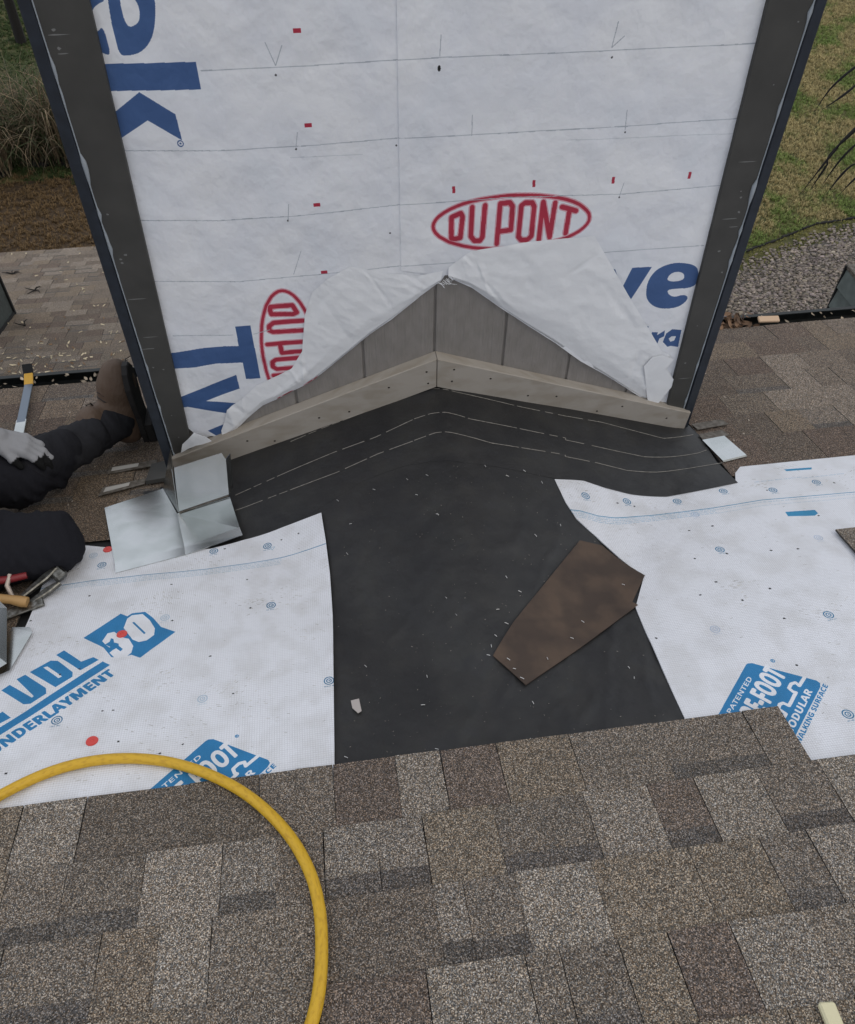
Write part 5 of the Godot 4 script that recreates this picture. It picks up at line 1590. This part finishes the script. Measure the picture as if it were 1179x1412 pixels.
func flashings() -> void:
	# the bent corner flashing at the chase's left foot
	var f := thing("corner_flashing", "bent galvanised corner flashing at the left foot of the chase", "flashing")
	var A := Vector3(-1.004, K * 0.164 + 0.016, 0.164)
	var B := Vector3(-0.845, K * 0.090 + 0.016, 0.090)
	var H := Vector3(-0.788, K * 0.232 + 0.016, 0.232)
	var C := Vector3(-0.634, 0.106, 0.212)
	var D := Vector3(-0.602, 0.124, 0.350)
	var G := Vector3(-0.75, K * 0.40 + 0.018, 0.40)
	var E := Vector3(-0.926, K * 0.447 + 0.018, 0.447)
	put("left_pan", plate([A, B, H, G, E], 0.0012), M.galv, f)
	put("right_pan", plate([H, C, D, G], 0.0012), M.galv, f)
	var up2 := slope(0, 0, 1) * 0.0028
	var E2 := E + slope(0.005, 0.028, -0.006)
	var G2 := G + slope(0.004, 0.028, -0.006)
	var D2 := D + slope(0.008, 0.027, -0.009)
	put("hemmed_edge", plate([E + up2, G + up2, G2 + up2, E2 + up2], 0.0035), M.galv, f)
	put("hemmed_edge", plate([G + up2, D + up2, D2 + up2, G2 + up2], 0.0035), M.galv, f)
	var w := Vector3(0.010, 0.124, -0.058)
	var T0 := H + w
	var Cb := C + Vector3(-0.002, 0.003, -0.003)
	var Hb := H + Vector3(0.005, 0.002, -0.003)
	var up := plate([Hb, Cb, Cb + w * 0.8, Cb.lerp(Hb, 0.07) + w * 0.97, Hb + w], 0.0012)
	put("upright_flange", up, M.galv, f)
	put("folded_end", plate([Cb, Cb + w * 0.8, Cb + w * 0.76 + Vector3(0.012, 0, -0.030), Cb + Vector3(0.012, 0, -0.030)], 0.0012), M.galv, f)
	put("side_fin", plate([H + Vector3(0.003, 0.002, -0.002), T0 + Vector3(-0.002, 0, 0), B + Vector3(0.05, 0.135, -0.03), B + Vector3(0.0, 0.002, 0)], 0.0012), M.galv, f)
	put("solder_seam", tube_mesh([H + Vector3(0.006, 0.003, 0.0), C + Vector3(-0.002, 0.004, 0.0)], 0.0018, 0.0015, 6), M.old_metal, f)
	# smaller pieces beside the chase
	var bright := thing("step_flashing", "shiny flashing piece lying flat right of the chase foot", "flashing", Vector3.ZERO, "flashing pieces by the chase foot")
	put("plate", plate([on_roof(Vector2(0.846, 0.112), 0.0165), on_roof(Vector2(0.925, 0.100), 0.0165), on_roof(Vector2(0.943, 0.217), 0.0135), on_roof(Vector2(0.858, 0.236), 0.0135)], 0.0012), M.galv, bright)
	put("bent_end", plate([on_roof(Vector2(0.858, 0.236), 0.0135), on_roof(Vector2(0.943, 0.217), 0.0135), on_roof(Vector2(0.944, 0.222), 0.010), on_roof(Vector2(0.859, 0.241), 0.010)], 0.001), M.galv, bright)
	var says := ["tan weathered flashing plate nearest the right corner board", "grey weathered flashing plate above the shiny flashing piece", "rust edged flashing plate left of the left corner board", "pale peeled flashing plate above the corner flashing", "dark grey flashing block against the left corner board"]
	var quads := [[Vector2(0.855, 0.008), Vector2(0.962, -0.006), Vector2(0.975, 0.03), Vector2(0.86, 0.045)], [Vector2(0.85, 0.075), Vector2(0.935, 0.06), Vector2(0.945, 0.098), Vector2(0.85, 0.108)], [Vector2(-1.03, -0.065), Vector2(-0.885, -0.085), Vector2(-0.885, -0.05), Vector2(-1.03, -0.025)], [Vector2(-1.03, 0.05), Vector2(-0.905, 0.02), Vector2(-0.905, 0.052), Vector2(-1.035, 0.095)], [Vector2(-0.895, -0.045), Vector2(-0.842, -0.06), Vector2(-0.842, 0.045), Vector2(-0.9, 0.052)]]
	for i in 5:
		var o := thing("step_flashing", says[i], "flashing", Vector3.ZERO, "flashing pieces by the chase foot")
		var c := []
		for p in quads[i]: c.append(on_roof(p, 0.0145 + (0.012 if i == 4 else 0.0)))
		put("plate", plate(c, 0.002 if i < 4 else 0.013), M.old_metal if i != 4 else M.grey_board, o)
		if i in [2, 3]:
			var c2 := []
			for p in quads[i]: c2.append(on_roof((p as Vector2).lerp(quads[i][0], 0.45) + Vector2(0.01, 0.004), 0.0158))
			put("peeled_paint", plate(c2, 0.0006), mat(lin(0.42, 0.40, 0.37), 0.8), o)
	# galvanised pieces by the left edge
	var s := thing("metal_flashing", "grey bent metal flashing at the left edge over the white sheet", "flashing")
	put("upright_flange", plate([Vector3(-1.27, 0.31, 0.64), Vector3(-1.155, 0.235, 0.60), Vector3(-1.14, 0.225, 0.615), Vector3(-1.10, 0.252, 0.79), Vector3(-1.16, 0.265, 0.845), Vector3(-1.27, 0.28, 0.86)], 0.0012), M.galv, s)
	put("base_flange", plate([on_roof(Vector2(-1.13, 0.655), 0.027), on_roof(Vector2(-1.088, 0.66), 0.025), on_roof(Vector2(-1.078, 0.68), 0.025), on_roof(Vector2(-1.098, 0.80), 0.025), on_roof(Vector2(-1.15, 0.83), 0.027)], 0.0012), M.galv, s)

# ------------------------------------------------------------------ the worker
# bones: [from, to, radius there, radius here, colour]; the surface is where their smooth union ends
func flesh(bones: Array, cell: float, k: float, ruffle: float) -> ArrayMesh:
	var lo := Vector3.ONE * 1e9
	var hi := -lo
	for b in bones:
		var r: float = maxf(b[2], b[3]) + k + cell * 3
		for e in [b[0], b[1]]:
			lo = lo.min(e - Vector3.ONE * r); hi = hi.max(e + Vector3.ONE * r)
	var nx := int((hi.x - lo.x) / cell) + 2
	var ny := int((hi.y - lo.y) / cell) + 2
	var nz := int((hi.z - lo.z) / cell) + 2
	var f := PackedFloat32Array()
	f.resize(nx * ny * nz)
	f.fill(1.0)
	for b in bones:
		var a: Vector3 = b[0]
		var d: Vector3 = b[1] - a
		var dd := maxf(d.length_squared(), 1e-9)
		var r0: float = b[2]
		var r1: float = b[3]
		var r := maxf(r0, r1) + k + cell * 2
		var p0: Vector3 = (a.min(b[1]) - Vector3.ONE * r - lo) / cell
		var p1: Vector3 = (a.max(b[1]) + Vector3.ONE * r - lo) / cell
		for z in range(maxi(0, int(p0.z)), mini(nz - 1, int(p1.z)) + 1):
			for y in range(maxi(0, int(p0.y)), mini(ny - 1, int(p1.y)) + 1):
				var at := (z * ny + y) * nx
				for x in range(maxi(0, int(p0.x)), mini(nx - 1, int(p1.x)) + 1):
					var p := lo + Vector3(x, y, z) * cell - a
					var t := clampf(p.dot(d) / dd, 0.0, 1.0)
					var v := (p - d * t).length() - lerpf(r0, r1, t)
					var o := f[at + x]
					var h := maxf(k - absf(o - v), 0.0) / k
					f[at + x] = minf(o, v) - h * h * k * 0.25
	var ids := {}
	var vs := PackedVector3Array()
	var cs := PackedColorArray()
	var step := [1, nx, nx * ny]
	var corner := [0, 1, nx, nx + 1, nx * ny, nx * ny + 1, nx * ny + nx, nx * ny + nx + 1]
	for z in nz - 1:
		for y in ny - 1:
			var row := (z * ny + y) * nx
			for x in nx - 1:
				var at := row + x
				if f[at] > 0.3 : continue
				var inside := 0
				for c in corner:
					if f[at + c] < 0.0: inside += 1
				if inside == 0 or inside == 8: continue
				var sum := Vector3.ZERO
				var cnt := 0
				for c in 8:
					for ax in 3:
						if c & (1 << ax): continue
						var v0 := f[at + corner[c]]
						var v1 := f[at + corner[c | (1 << ax)]]
						if (v0 < 0.0) == (v1 < 0.0): continue
						var t := v0 / (v0 - v1)
						var q := Vector3(c & 1, (c >> 1) & 1, (c >> 2) & 1)
						q[ax] += t
						sum += q
						cnt += 1
				var p := lo + (Vector3(x, y, z) + sum / cnt) * cell
				var g := Vector3(f[at + 1] - f[at], f[at + nx] - f[at], f[at + nx * ny] - f[at]).normalized()
				var best := 1e9
				var col := Color.WHITE
				for b in bones:
					var d: Vector3 = b[1] - b[0]
					var t := clampf((p - b[0]).dot(d) / maxf(d.length_squared(), 1e-9), 0.0, 1.0)
					var v: float = (p - b[0] - d * t).length() - lerpf(b[2], b[3], t)
					if v < best:
						best = v; col = b[4]
				if ruffle > 0.0:
					var w := rough_noise.get_noise_3d(p.x * 1250 + p.y * 500 - p.z * 300, p.y * 260, p.z * 260)
					p += g * ruffle * (absf(w) * 2.2 - 0.5)
				ids[at] = vs.size()
				vs.append(p)
				cs.append(col)
	var st := start()
	st.set_smooth_group(1)
	for at in ids:
		for ax in 3:
			var o: int = at + step[ax]
			if (f[at] < 0.0) == (f[o] < 0.0): continue
			var b: int = step[(ax + 1) % 3]
			var c: int = step[(ax + 2) % 3]
			if not (ids.has(at - b) and ids.has(at - c) and ids.has(at - b - c)): continue
			var q := [ids[at], ids[at - b], ids[at - b - c], ids[at - c]]
			for t in [[0, 1, 2], [0, 2, 3]]:
				var A: int = q[t[0]]
				var B: int = q[t[2] if f[at] < 0.0 else t[1]]
				var C: int = q[t[1] if f[at] < 0.0 else t[2]]
				for i in [A, B, C]:
					st.set_color(cs[i])
					st.set_uv(Vector2(vs[i].x, vs[i].y + vs[i].z) * 3.0)
					st.add_vertex(vs[i])
	return done(st)

func person() -> void:
	var o := thing("person", "person in black trousers and brown work boots sitting at the left", "person", Vector3(-1.62, 0.13, 0.37))
	var off := -o.position
	var cloth := mat(Color.WHITE, 0.9)
	cloth.vertex_color_use_as_albedo = true
	cloth.metallic_specular = 0.25
	cloth.normal_enabled = true
	cloth.normal_texture = bumps(0.012, 171, 8.0, 256, 4)
	cloth.normal_scale = 0.4
	var tr := Color(0.019, 0.0195, 0.0235)
	var grey := Color(0.030, 0.030, 0.032)
	var shirt := Color(0.020, 0.021, 0.024)
	var skin := Color(0.36, 0.22, 0.16)
	var hipL := Vector3(-1.64, 0.34, 0.27)
	var hipR := Vector3(-1.64, 0.34, 0.47)
	var kneeL := Vector3(-1.235, 0.135, 0.085)
	var kneeR := Vector3(-1.088, 0.190, 0.395)
	var ankle := Vector3(-1.03, 0.045, -0.215)
	var bones := [
		[hipL, hipR, 0.125, 0.125, tr], [hipL, kneeL, 0.098, 0.078, tr], [kneeL, kneeL.lerp(ankle, 0.3), 0.076, 0.074, tr], [kneeL.lerp(ankle, 0.3), ankle, 0.068, 0.062, grey],
		[hipR, kneeR, 0.105, 0.084, tr], [kneeR, Vector3(-1.47, 0.20, 0.55), 0.074, 0.056, tr], [Vector3(-1.47, 0.20, 0.55), Vector3(-1.60, 0.20, 0.60), 0.05, 0.045, Color(0.06, 0.035, 0.02)],
		[Vector3(-1.65, 0.42, 0.37), Vector3(-1.63, 0.58, 0.37), 0.135, 0.125, shirt], [Vector3(-1.63, 0.58, 0.37), Vector3(-1.59, 0.78, 0.37), 0.13, 0.14, shirt],
		[Vector3(-1.60, 0.83, 0.22), Vector3(-1.60, 0.83, 0.52), 0.07, 0.07, shirt], [Vector3(-1.58, 0.86, 0.37), Vector3(-1.54, 0.96, 0.37), 0.058, 0.052, skin],
		[Vector3(-1.52, 1.08, 0.37), Vector3(-1.49, 1.03, 0.37), 0.095, 0.075, skin], [Vector3(-1.425, 1.055, 0.37), Vector3(-1.40, 1.035, 0.37), 0.014, 0.016, skin],
		[Vector3(-1.60, 0.83, 0.20), Vector3(-1.56, 0.56, 0.08), 0.058, 0.046, shirt], [Vector3(-1.56, 0.56, 0.08), Vector3(-1.275, 0.272, 0.048), 0.044, 0.034, shirt],
		[Vector3(-1.60, 0.83, 0.54), Vector3(-1.58, 0.55, 0.66), 0.058, 0.046, shirt], [Vector3(-1.58, 0.55, 0.66), Vector3(-1.42, 0.40, 0.58), 0.044, 0.034, shirt], [Vector3(-1.42, 0.40, 0.58), Vector3(-1.36, 0.36, 0.56), 0.036, 0.03, skin],
	]
	put("body", flesh(bones, 0.012, 0.035, 0.011), cloth, o).position = off
	var cap := start()
	ball(cap, Vector3(-1.525, 1.10, 0.37), Vector3(0.102, 0.088, 0.10), 8, 14)
	ball(cap, Vector3(-1.43, 1.105, 0.37), Vector3(0.075, 0.010, 0.075), 5, 12)
	put("cap_hat", done(cap), mat(lin(0.02, 0.02, 0.022), 0.9), o).position = off
	# trouser cuff and knee patch
	var d := (kneeL - ankle).normalized()
	put("trouser_cuff", flesh([[ankle - d * 0.020 + Vector3(0, 0.012, 0), ankle + d * 0.035 + Vector3(0, 0.008, 0), 0.073, 0.070, grey]], 0.007, 0.01, 0.004), cloth, o).position = off
	put("knee_patch", flesh([[kneeL.lerp(ankle, 0.10) + Vector3(0.02, 0.028, 0.0), kneeL.lerp(ankle, 0.42) + Vector3(0.012, 0.020, 0.0), 0.068, 0.062, Color(0.021, 0.021, 0.0245)]], 0.008, 0.01, 0.005), cloth, o).position = off
	# the boot: toe up, its sole towards the chase
	var leather := mat(Color.WHITE, 0.68)
	leather.vertex_color_use_as_albedo = true
	leather.normal_enabled = true
	leather.normal_texture = bumps(0.03, 172, 4.0, 256, 4)
	leather.normal_scale = 0.5
	var br := Color(0.108, 0.068, 0.046)
	var bt := put("boot", flesh([
		[Vector3(-0.985, -0.005, -0.235), Vector3(-0.985, 0.09, -0.25), 0.046, 0.046, br], [Vector3(-0.985, 0.09, -0.25), Vector3(-0.980, 0.172, -0.262), 0.046, 0.052, br], [Vector3(-0.980, 0.172, -0.262), Vector3(-0.975, 0.205, -0.268), 0.052, 0.046, br],
		[Vector3(-1.0, 0.02, -0.238), Vector3(-1.075, 0.075, -0.17), 0.048, 0.050, br], [Vector3(-1.012, 0.05, -0.238), Vector3(-0.992, 0.15, -0.258), 0.052, 0.050, br], [Vector3(-1.02, 0.06, -0.23), Vector3(-1.065, 0.095, -0.18), 0.048, 0.048, br]], 0.007, 0.025, 0.002), leather, o)
	bt.position = off
	var sole := PackedVector2Array()
	for q in [Vector2(-0.052, -0.03), Vector2(-0.045, -0.042), Vector2(0.0, -0.046), Vector2(0.08, -0.040), Vector2(0.15, -0.052), Vector2(0.21, -0.046), Vector2(0.243, -0.022), Vector2(0.25, 0.005), Vector2(0.235, 0.032), Vector2(0.19, 0.052), Vector2(0.13, 0.052), Vector2(0.06, 0.040), Vector2(0.0, 0.045), Vector2(-0.045, 0.038), Vector2(-0.055, 0.0)]: sole.append(q)
	var rub := mat(lin(0.016, 0.014, 0.013), 0.8)
	put("sole", prism_mesh(sole, Vector3(-0.945, 0, -0.25), Vector3.UP, Vector3(0, -0.06, 1).normalized(), Vector3.RIGHT, 0.020, 0.004), rub, bt)
	var heel := PackedVector2Array()
	for q in [Vector2(-0.055, -0.03), Vector2(-0.048, -0.042), Vector2(0.03, -0.043), Vector2(0.03, 0.042), Vector2(-0.048, 0.038), Vector2(-0.058, 0.0)]: heel.append(q)
	put("heel", prism_mesh(heel, Vector3(-0.9255, 0, -0.25), Vector3.UP, Vector3.BACK, Vector3.RIGHT, 0.024, 0.003), rub, bt)
	var b0 := Vector3(-1.012, 0.05, -0.238)
	var b1 := Vector3(-0.992, 0.15, -0.258)
	var ln := Vector3(-0.72, 0.12, 0.68).normalized()
	var ls := (b1 - b0).normalized().cross(ln).normalized()
	for i in 5:
		var c := b0.lerp(b1, 0.30 + i * 0.19)
		put("lace", tube_mesh([c + ls * 0.036 + ln * 0.036, c + ls * 0.016 + ln * 0.0515, c + ln * 0.054 + (b1 - b0) * 0.04, c - ls * 0.016 + ln * 0.0515, c - ls * 0.036 + ln * 0.036], 0.0030, 0.0030, 6), M.nail, bt)
	var knot := b0.lerp(b1, 0.42) + ln * 0.054
	put("lace", tube_mesh([knot, knot + Vector3(-0.020, 0.012, 0.012), knot + Vector3(-0.034, 0.040, 0.004), knot + Vector3(-0.020, 0.046, 0.004), knot + Vector3(-0.004, 0.012, 0.004)], 0.0028, 0.0028, 6), M.nail, bt)
	put("lace", tube_mesh([knot, knot + Vector3(-0.010, -0.012, 0.018), knot + Vector3(-0.026, -0.006, 0.024)], 0.0028, 0.0024, 6), M.nail, bt)
	# gloved hand resting on the knee, fingers towards the boot
	var gl := Color(0.30, 0.30, 0.31)
	var dk := Color(0.012, 0.012, 0.013)
	var gb := []
	var wrist := Vector3(-1.262, 0.262, 0.046)
	var dir := Vector3(0.145, -0.052, 0.022).normalized()
	var side := Vector3(0.10, 0.0, 0.99).normalized()
	var nrm := side.cross(dir).normalized()
	if nrm.y < 0: nrm = -nrm
	gb.append([wrist - dir * 0.045, wrist + dir * 0.01, 0.036, 0.031, gl])
	for i in 4:
		var lat := (i - 1.5) * 0.0205
		var kn := wrist + dir * (0.088 - absf(i - 1.2) * 0.005) + side * lat
		gb.append([wrist + dir * 0.012 + side * lat * 0.7, kn, 0.0165, 0.0135, gl])
		gb.append([wrist + dir * 0.012 + side * lat * 0.7 - nrm * 0.011, kn - nrm * 0.008, 0.0145, 0.012, dk])
		var len_: float = [0.040, 0.046, 0.043, 0.034][i]
		var d1 := (dir - nrm * 0.42 + side * (i - 1.5) * 0.05).normalized()
		var k1 := kn + d1 * len_
		var d2 := (dir - nrm * 0.95).normalized()
		var k2 := k1 + d2 * len_ * 0.62
		var k3 := k2 + (dir - nrm * 1.5).normalized() * len_ * 0.42
		gb.append([kn, k1, 0.0125, 0.0108, gl])
		gb.append([k1, k2, 0.0108, 0.0100, dk if i > 1 else gl])
		gb.append([k2, k3, 0.0100, 0.0088, dk])
	var th := wrist + dir * 0.03 + side * 0.036 - nrm * 0.006
	gb.append([wrist + dir * 0.008 + side * 0.02, th, 0.017, 0.0145, gl])
	gb.append([th, th + (dir + side * 0.75 - nrm * 0.35).normalized() * 0.034, 0.0135, 0.0115, gl])
	gb.append([th + (dir + side * 0.75 - nrm * 0.35).normalized() * 0.034, th + (dir + side * 0.75 - nrm * 0.35).normalized() * 0.034 + (dir + side * 0.2 - nrm * 0.7).normalized() * 0.028, 0.0115, 0.0095, dk])
	put("glove", flesh(gb, 0.0038, 0.007, 0.0012), cloth, o).position = off

func tools() -> void:
	# flat bar
	var b := thing("pry_bar", "flat steel pry bar with yellow painted end leaning on the gutter", "pry bar")
	var P0 := on_roof(Vector2(-1.376, -0.352), 0.022)
	var P1 := on_roof(Vector2(-1.428, -0.69), 0.030)
	var d := (P1 - P0).normalized()
	var sd := d.cross(slope(0, 0, 1)).normalized()
	var nn := sd.cross(d).normalized()
	var bl := mat(lin(0.16, 0.19, 0.23), 0.35, 0.9)
	var bx := Basis(sd, nn, -d)
	var st := start()
	box(st, Transform3D(bx, (P0 + P1) * 0.5 + d * 0.03), Vector3(0.030, 0.005, 0.30), 0.0015)
	put("shaft", done(st), bl, b)
	st = start()
	box(st, Transform3D(bx, P0 + d * 0.022), Vector3(0.034, 0.0045, 0.11), 0.0015)
	put("claw", done(st), M.galv, b)
	st = start()
	box(st, Transform3D(bx * Basis(Vector3.RIGHT, 0.35), P1 + d * 0.035 + nn * 0.008), Vector3(0.032, 0.007, 0.06), 0.002)
	put("painted_end", done(st), mat(lin(0.62, 0.33, 0.02), 0.5), b)
	st = start()
	box(st, Transform3D(bx * Basis(Vector3.RIGHT, 0.9), P1 + d * 0.072 + nn * 0.030), Vector3(0.036, 0.006, 0.045), 0.002)
	put("hooked_tip", done(st), M.dark, b)
	# snips with red grips
	var s := thing("tin_snips", "tin snips with red grips in front of the kneeling leg", "tin snips")
	var red := mat(lin(0.20, 0.018, 0.022), 0.5)
	var c := on_roof(Vector2(-1.105, 0.50), 0.045)
	put("grip", tube_mesh([c + Vector3(-0.22, 0.035, 0.03), c + Vector3(-0.12, 0.03, 0.015), c + Vector3(-0.055, 0.022, 0.005), c + Vector3(-0.018, 0.018, -0.004)], 0.013, 0.009, 10), red, s)
	put("grip", tube_mesh([c + Vector3(-0.23, 0.05, -0.11), c + Vector3(-0.15, 0.055, -0.085), c + Vector3(-0.075, 0.06, -0.06)], 0.014, 0.012, 10), red, s)
	var lever := mat(lin(0.50, 0.42, 0.36), 0.5, 0.3)
	put("lever", tube_mesh([c + Vector3(-0.095, 0.052, -0.045), c + Vector3(-0.075, 0.048, -0.02), c + Vector3(-0.055, 0.03, 0.0), c + Vector3(-0.06, 0.022, 0.025), c + Vector3(-0.05, -0.01, 0.05)], 0.006, 0.006, 8), lever, s)
	var kn := start()
	ball(kn, c + Vector3(-0.098, 0.056, -0.05), Vector3(0.013, 0.012, 0.016), 6, 10)
	put("pivot_knob", done(kn), mat(lin(0.55, 0.45, 0.38), 0.5), s)
	st = start()
	prism(st, PackedVector2Array([Vector2(-0.06, -0.006), Vector2(0.02, -0.011), Vector2(0.05, -0.006), Vector2(0.052, 0.006), Vector2(0.02, 0.012), Vector2(-0.06, 0.007)]), c + Vector3(0.012, 0.0, 0.012), Vector3(0.72, 0.1, -0.68).normalized(), Vector3(0.68, 0.1, 0.72).normalized(), Vector3(0, 1, 0), 0.012, 0.003)
	put("jaw", done(st), M.steel, s)
	st = start()
	prism(st, PackedVector2Array([Vector2(-0.055, -0.005), Vector2(0.015, -0.012), Vector2(0.045, -0.005), Vector2(0.047, 0.006), Vector2(0.015, 0.010), Vector2(-0.055, 0.007)]), c + Vector3(0.022, -0.012, 0.042), Vector3(0.80, 0.1, -0.58).normalized(), Vector3(0.58, 0.1, 0.80).normalized(), Vector3(0, 1, 0), 0.012, 0.003)
	put("jaw", done(st), M.steel, s)
	st = start()
	box(st, Transform3D(Basis.from_euler(Vector3(0.2, 0.8, 0.1)), c + Vector3(0.052, 0.0, -0.012)), Vector3(0.034, 0.024, 0.036), 0.006)
	put("jaw_head", done(st), M.steel, s)
	# wooden handled tool
	var w := thing("wooden_handle_tool", "worn wooden tool handle lying below the tin snips", "hand tool")
	var wood := mat(lin(0.44, 0.26, 0.10), 0.55)
	var q := on_roof(Vector2(-1.112, 0.572), 0.03)
	put("handle", tube_mesh([q + Vector3(-0.30, 0.03, -0.01), q + Vector3(-0.2, 0.03, -0.012), q + Vector3(-0.10, 0.022, -0.014), q + Vector3(-0.04, 0.012, -0.006), q + Vector3(-0.012, 0.006, 0.0), q + Vector3(0.0, 0.004, 0.002)], 0, 0, 12, [0.014, 0.014, 0.0135, 0.0115, 0.0145, 0.013]), wood, w)
	st = start()
	box(st, Transform3D(Basis.from_euler(Vector3(0, 0.35, 0)), q + Vector3(-0.06, -0.008, 0.03)), Vector3(0.20, 0.008, 0.026), 0.002)
	put("steel_blade", done(st), M.steel, w)
	put("head", box_mesh(Vector3(0.035, 0.035, 0.11), 0.005), M.steel, w).position = q + Vector3(-0.31, 0.03, -0.01)

func small_things() -> void:
	var foam := thing("cream_block", "small cream coloured block lying on the shingles at bottom right", "block")
	var st := start()
	var p := slope(0.328, 1.822, 0.028)
	box(st, Transform3D(Basis(slope(1, 0, 0), slope(0, 0, 1), slope(0, 1, 0)) * Basis(Vector3.UP, -0.10), p), Vector3(0.025, 0.012, 0.085), 0.003)
	put("block_body", done(st), mat(lin(0.66, 0.61, 0.40), 0.8), foam)
	var e := slope(0, -0.735, 0)
	# bits on the right gutter
	var wood := thing("wood_offcut", "pale wood offcut lying on the right gutter", "offcut")
	put("offcut_body", box_mesh(Vector3(0.088, 0.012, 0.03), 0.003), mat(lin(0.60, 0.42, 0.28), 0.8), wood)
	wood.position = Vector3(1.515, e.y + 0.004, e.z - 0.045)
	wood.rotation = Vector3(0.3, -0.08, 0)
	rng.seed = 181
	var leaf := start()
	for k in 6:
		var a := -1.0 + k / 3.0
		var b := -1.0 + (k + 1) / 3.0
		var wa := 0.42 * (1.0 - a * a)
		var wb := 0.42 * (1.0 - b * b)
		quad(leaf, Vector3(a, 0.15 * a * a, -wa), Vector3(b, 0.15 * b * b, -wb), Vector3(b, 0.02, 0), Vector3(a, 0.02, 0), Vector3.UP)
		quad(leaf, Vector3(a, 0.02, 0), Vector3(b, 0.02, 0), Vector3(b, 0.15 * b * b + 0.12, wb), Vector3(a, 0.15 * a * a + 0.12, wa), Vector3.UP)
	var lm := done(leaf)
	var list := []
	var tint := []
	for i in 60:
		list.append(Transform3D(Basis.from_euler(Vector3(rng.randf_range(-0.6, 0.6), rng.randf() * TAU, rng.randf_range(-0.6, 0.6))).scaled_local(Vector3.ONE * rng.randf_range(0.014, 0.03)), Vector3(rng.randfn(1.345, 0.055), e.y + rng.randf_range(-0.03, 0.015), e.z + rng.randf_range(-0.10, 0.0))))
		tint.append(Color(0.20, 0.115, 0.065) * rng.randf_range(0.3, 1.3))
	tag(scatter("leaf_pile", lm, M.leafy, list, tint), "pile of brown dead leaves on the gutter beside the right corner board", "dead leaves", "", "stuff")
	list = []
	tint = []
	for i in 90:
		var x := rng.randf_range(1.4, 2.2) if i < 26 else rng.randf_range(-1.9, -1.05)
		list.append(Transform3D(Basis.from_euler(Vector3(rng.randf_range(-0.5, 0.5), rng.randf() * TAU, 0)).scaled_local(Vector3.ONE * rng.randf_range(0.006, 0.014)), Vector3(x, e.y - rng.randf_range(0.0, 0.05), e.z - rng.randf_range(0.01, 0.095))))
		tint.append(Color(0.45, 0.36, 0.26) * rng.randf_range(0.4, 1.3))
	tag(scatter("gutter_litter", lm, M.leafy, list, tint), "pale leaf bits caught in the gutter", "leaf litter", "", "stuff")
	list = []
	tint = []
	for i in 420:
		var q := Vector2(rng.randfn(-0.02, 0.24), rng.randf_range(0.35, 1.16))
		if absf(q.x) > 0.36: continue
		list.append(Transform3D(Basis.from_euler(Vector3(rng.randf(), rng.randf() * TAU, 0)).scaled_local(Vector3.ONE * rng.randf_range(0.0008, 0.0021)), on_roof(q, 0.0068)))
		tint.append(Color(0.16, 0.145, 0.13) * rng.randf_range(0.3, 1.8))
	tag(scatter("roof_grit", lm, M.leafy, list, tint), "fine shingle grit and dust scattered over the black felt", "grit", "", "stuff")
	# a few seed husks and crumbs on the roof
	list = []
	tint = []
	for i in 60:
		var q := Vector2(rng.randf_range(0.9, 1.6), rng.randf_range(-0.7, 0.28)) if i < 26 else Vector2(rng.randf_range(-1.5, -0.88), rng.randf_range(-0.6, 0.3))
		list.append(Transform3D(Basis.from_euler(Vector3(0, rng.randf() * TAU, 0)).scaled_local(Vector3.ONE * rng.randf_range(0.003, 0.006)), on_roof(q, 0.0125)))
		tint.append(Color(0.42, 0.36, 0.30) * rng.randf_range(0.5, 1.3))
	tag(scatter("roof_crumbs", lm, M.leafy, list, tint), "tiny pale crumbs and husks on the old shingles", "debris", "", "stuff")
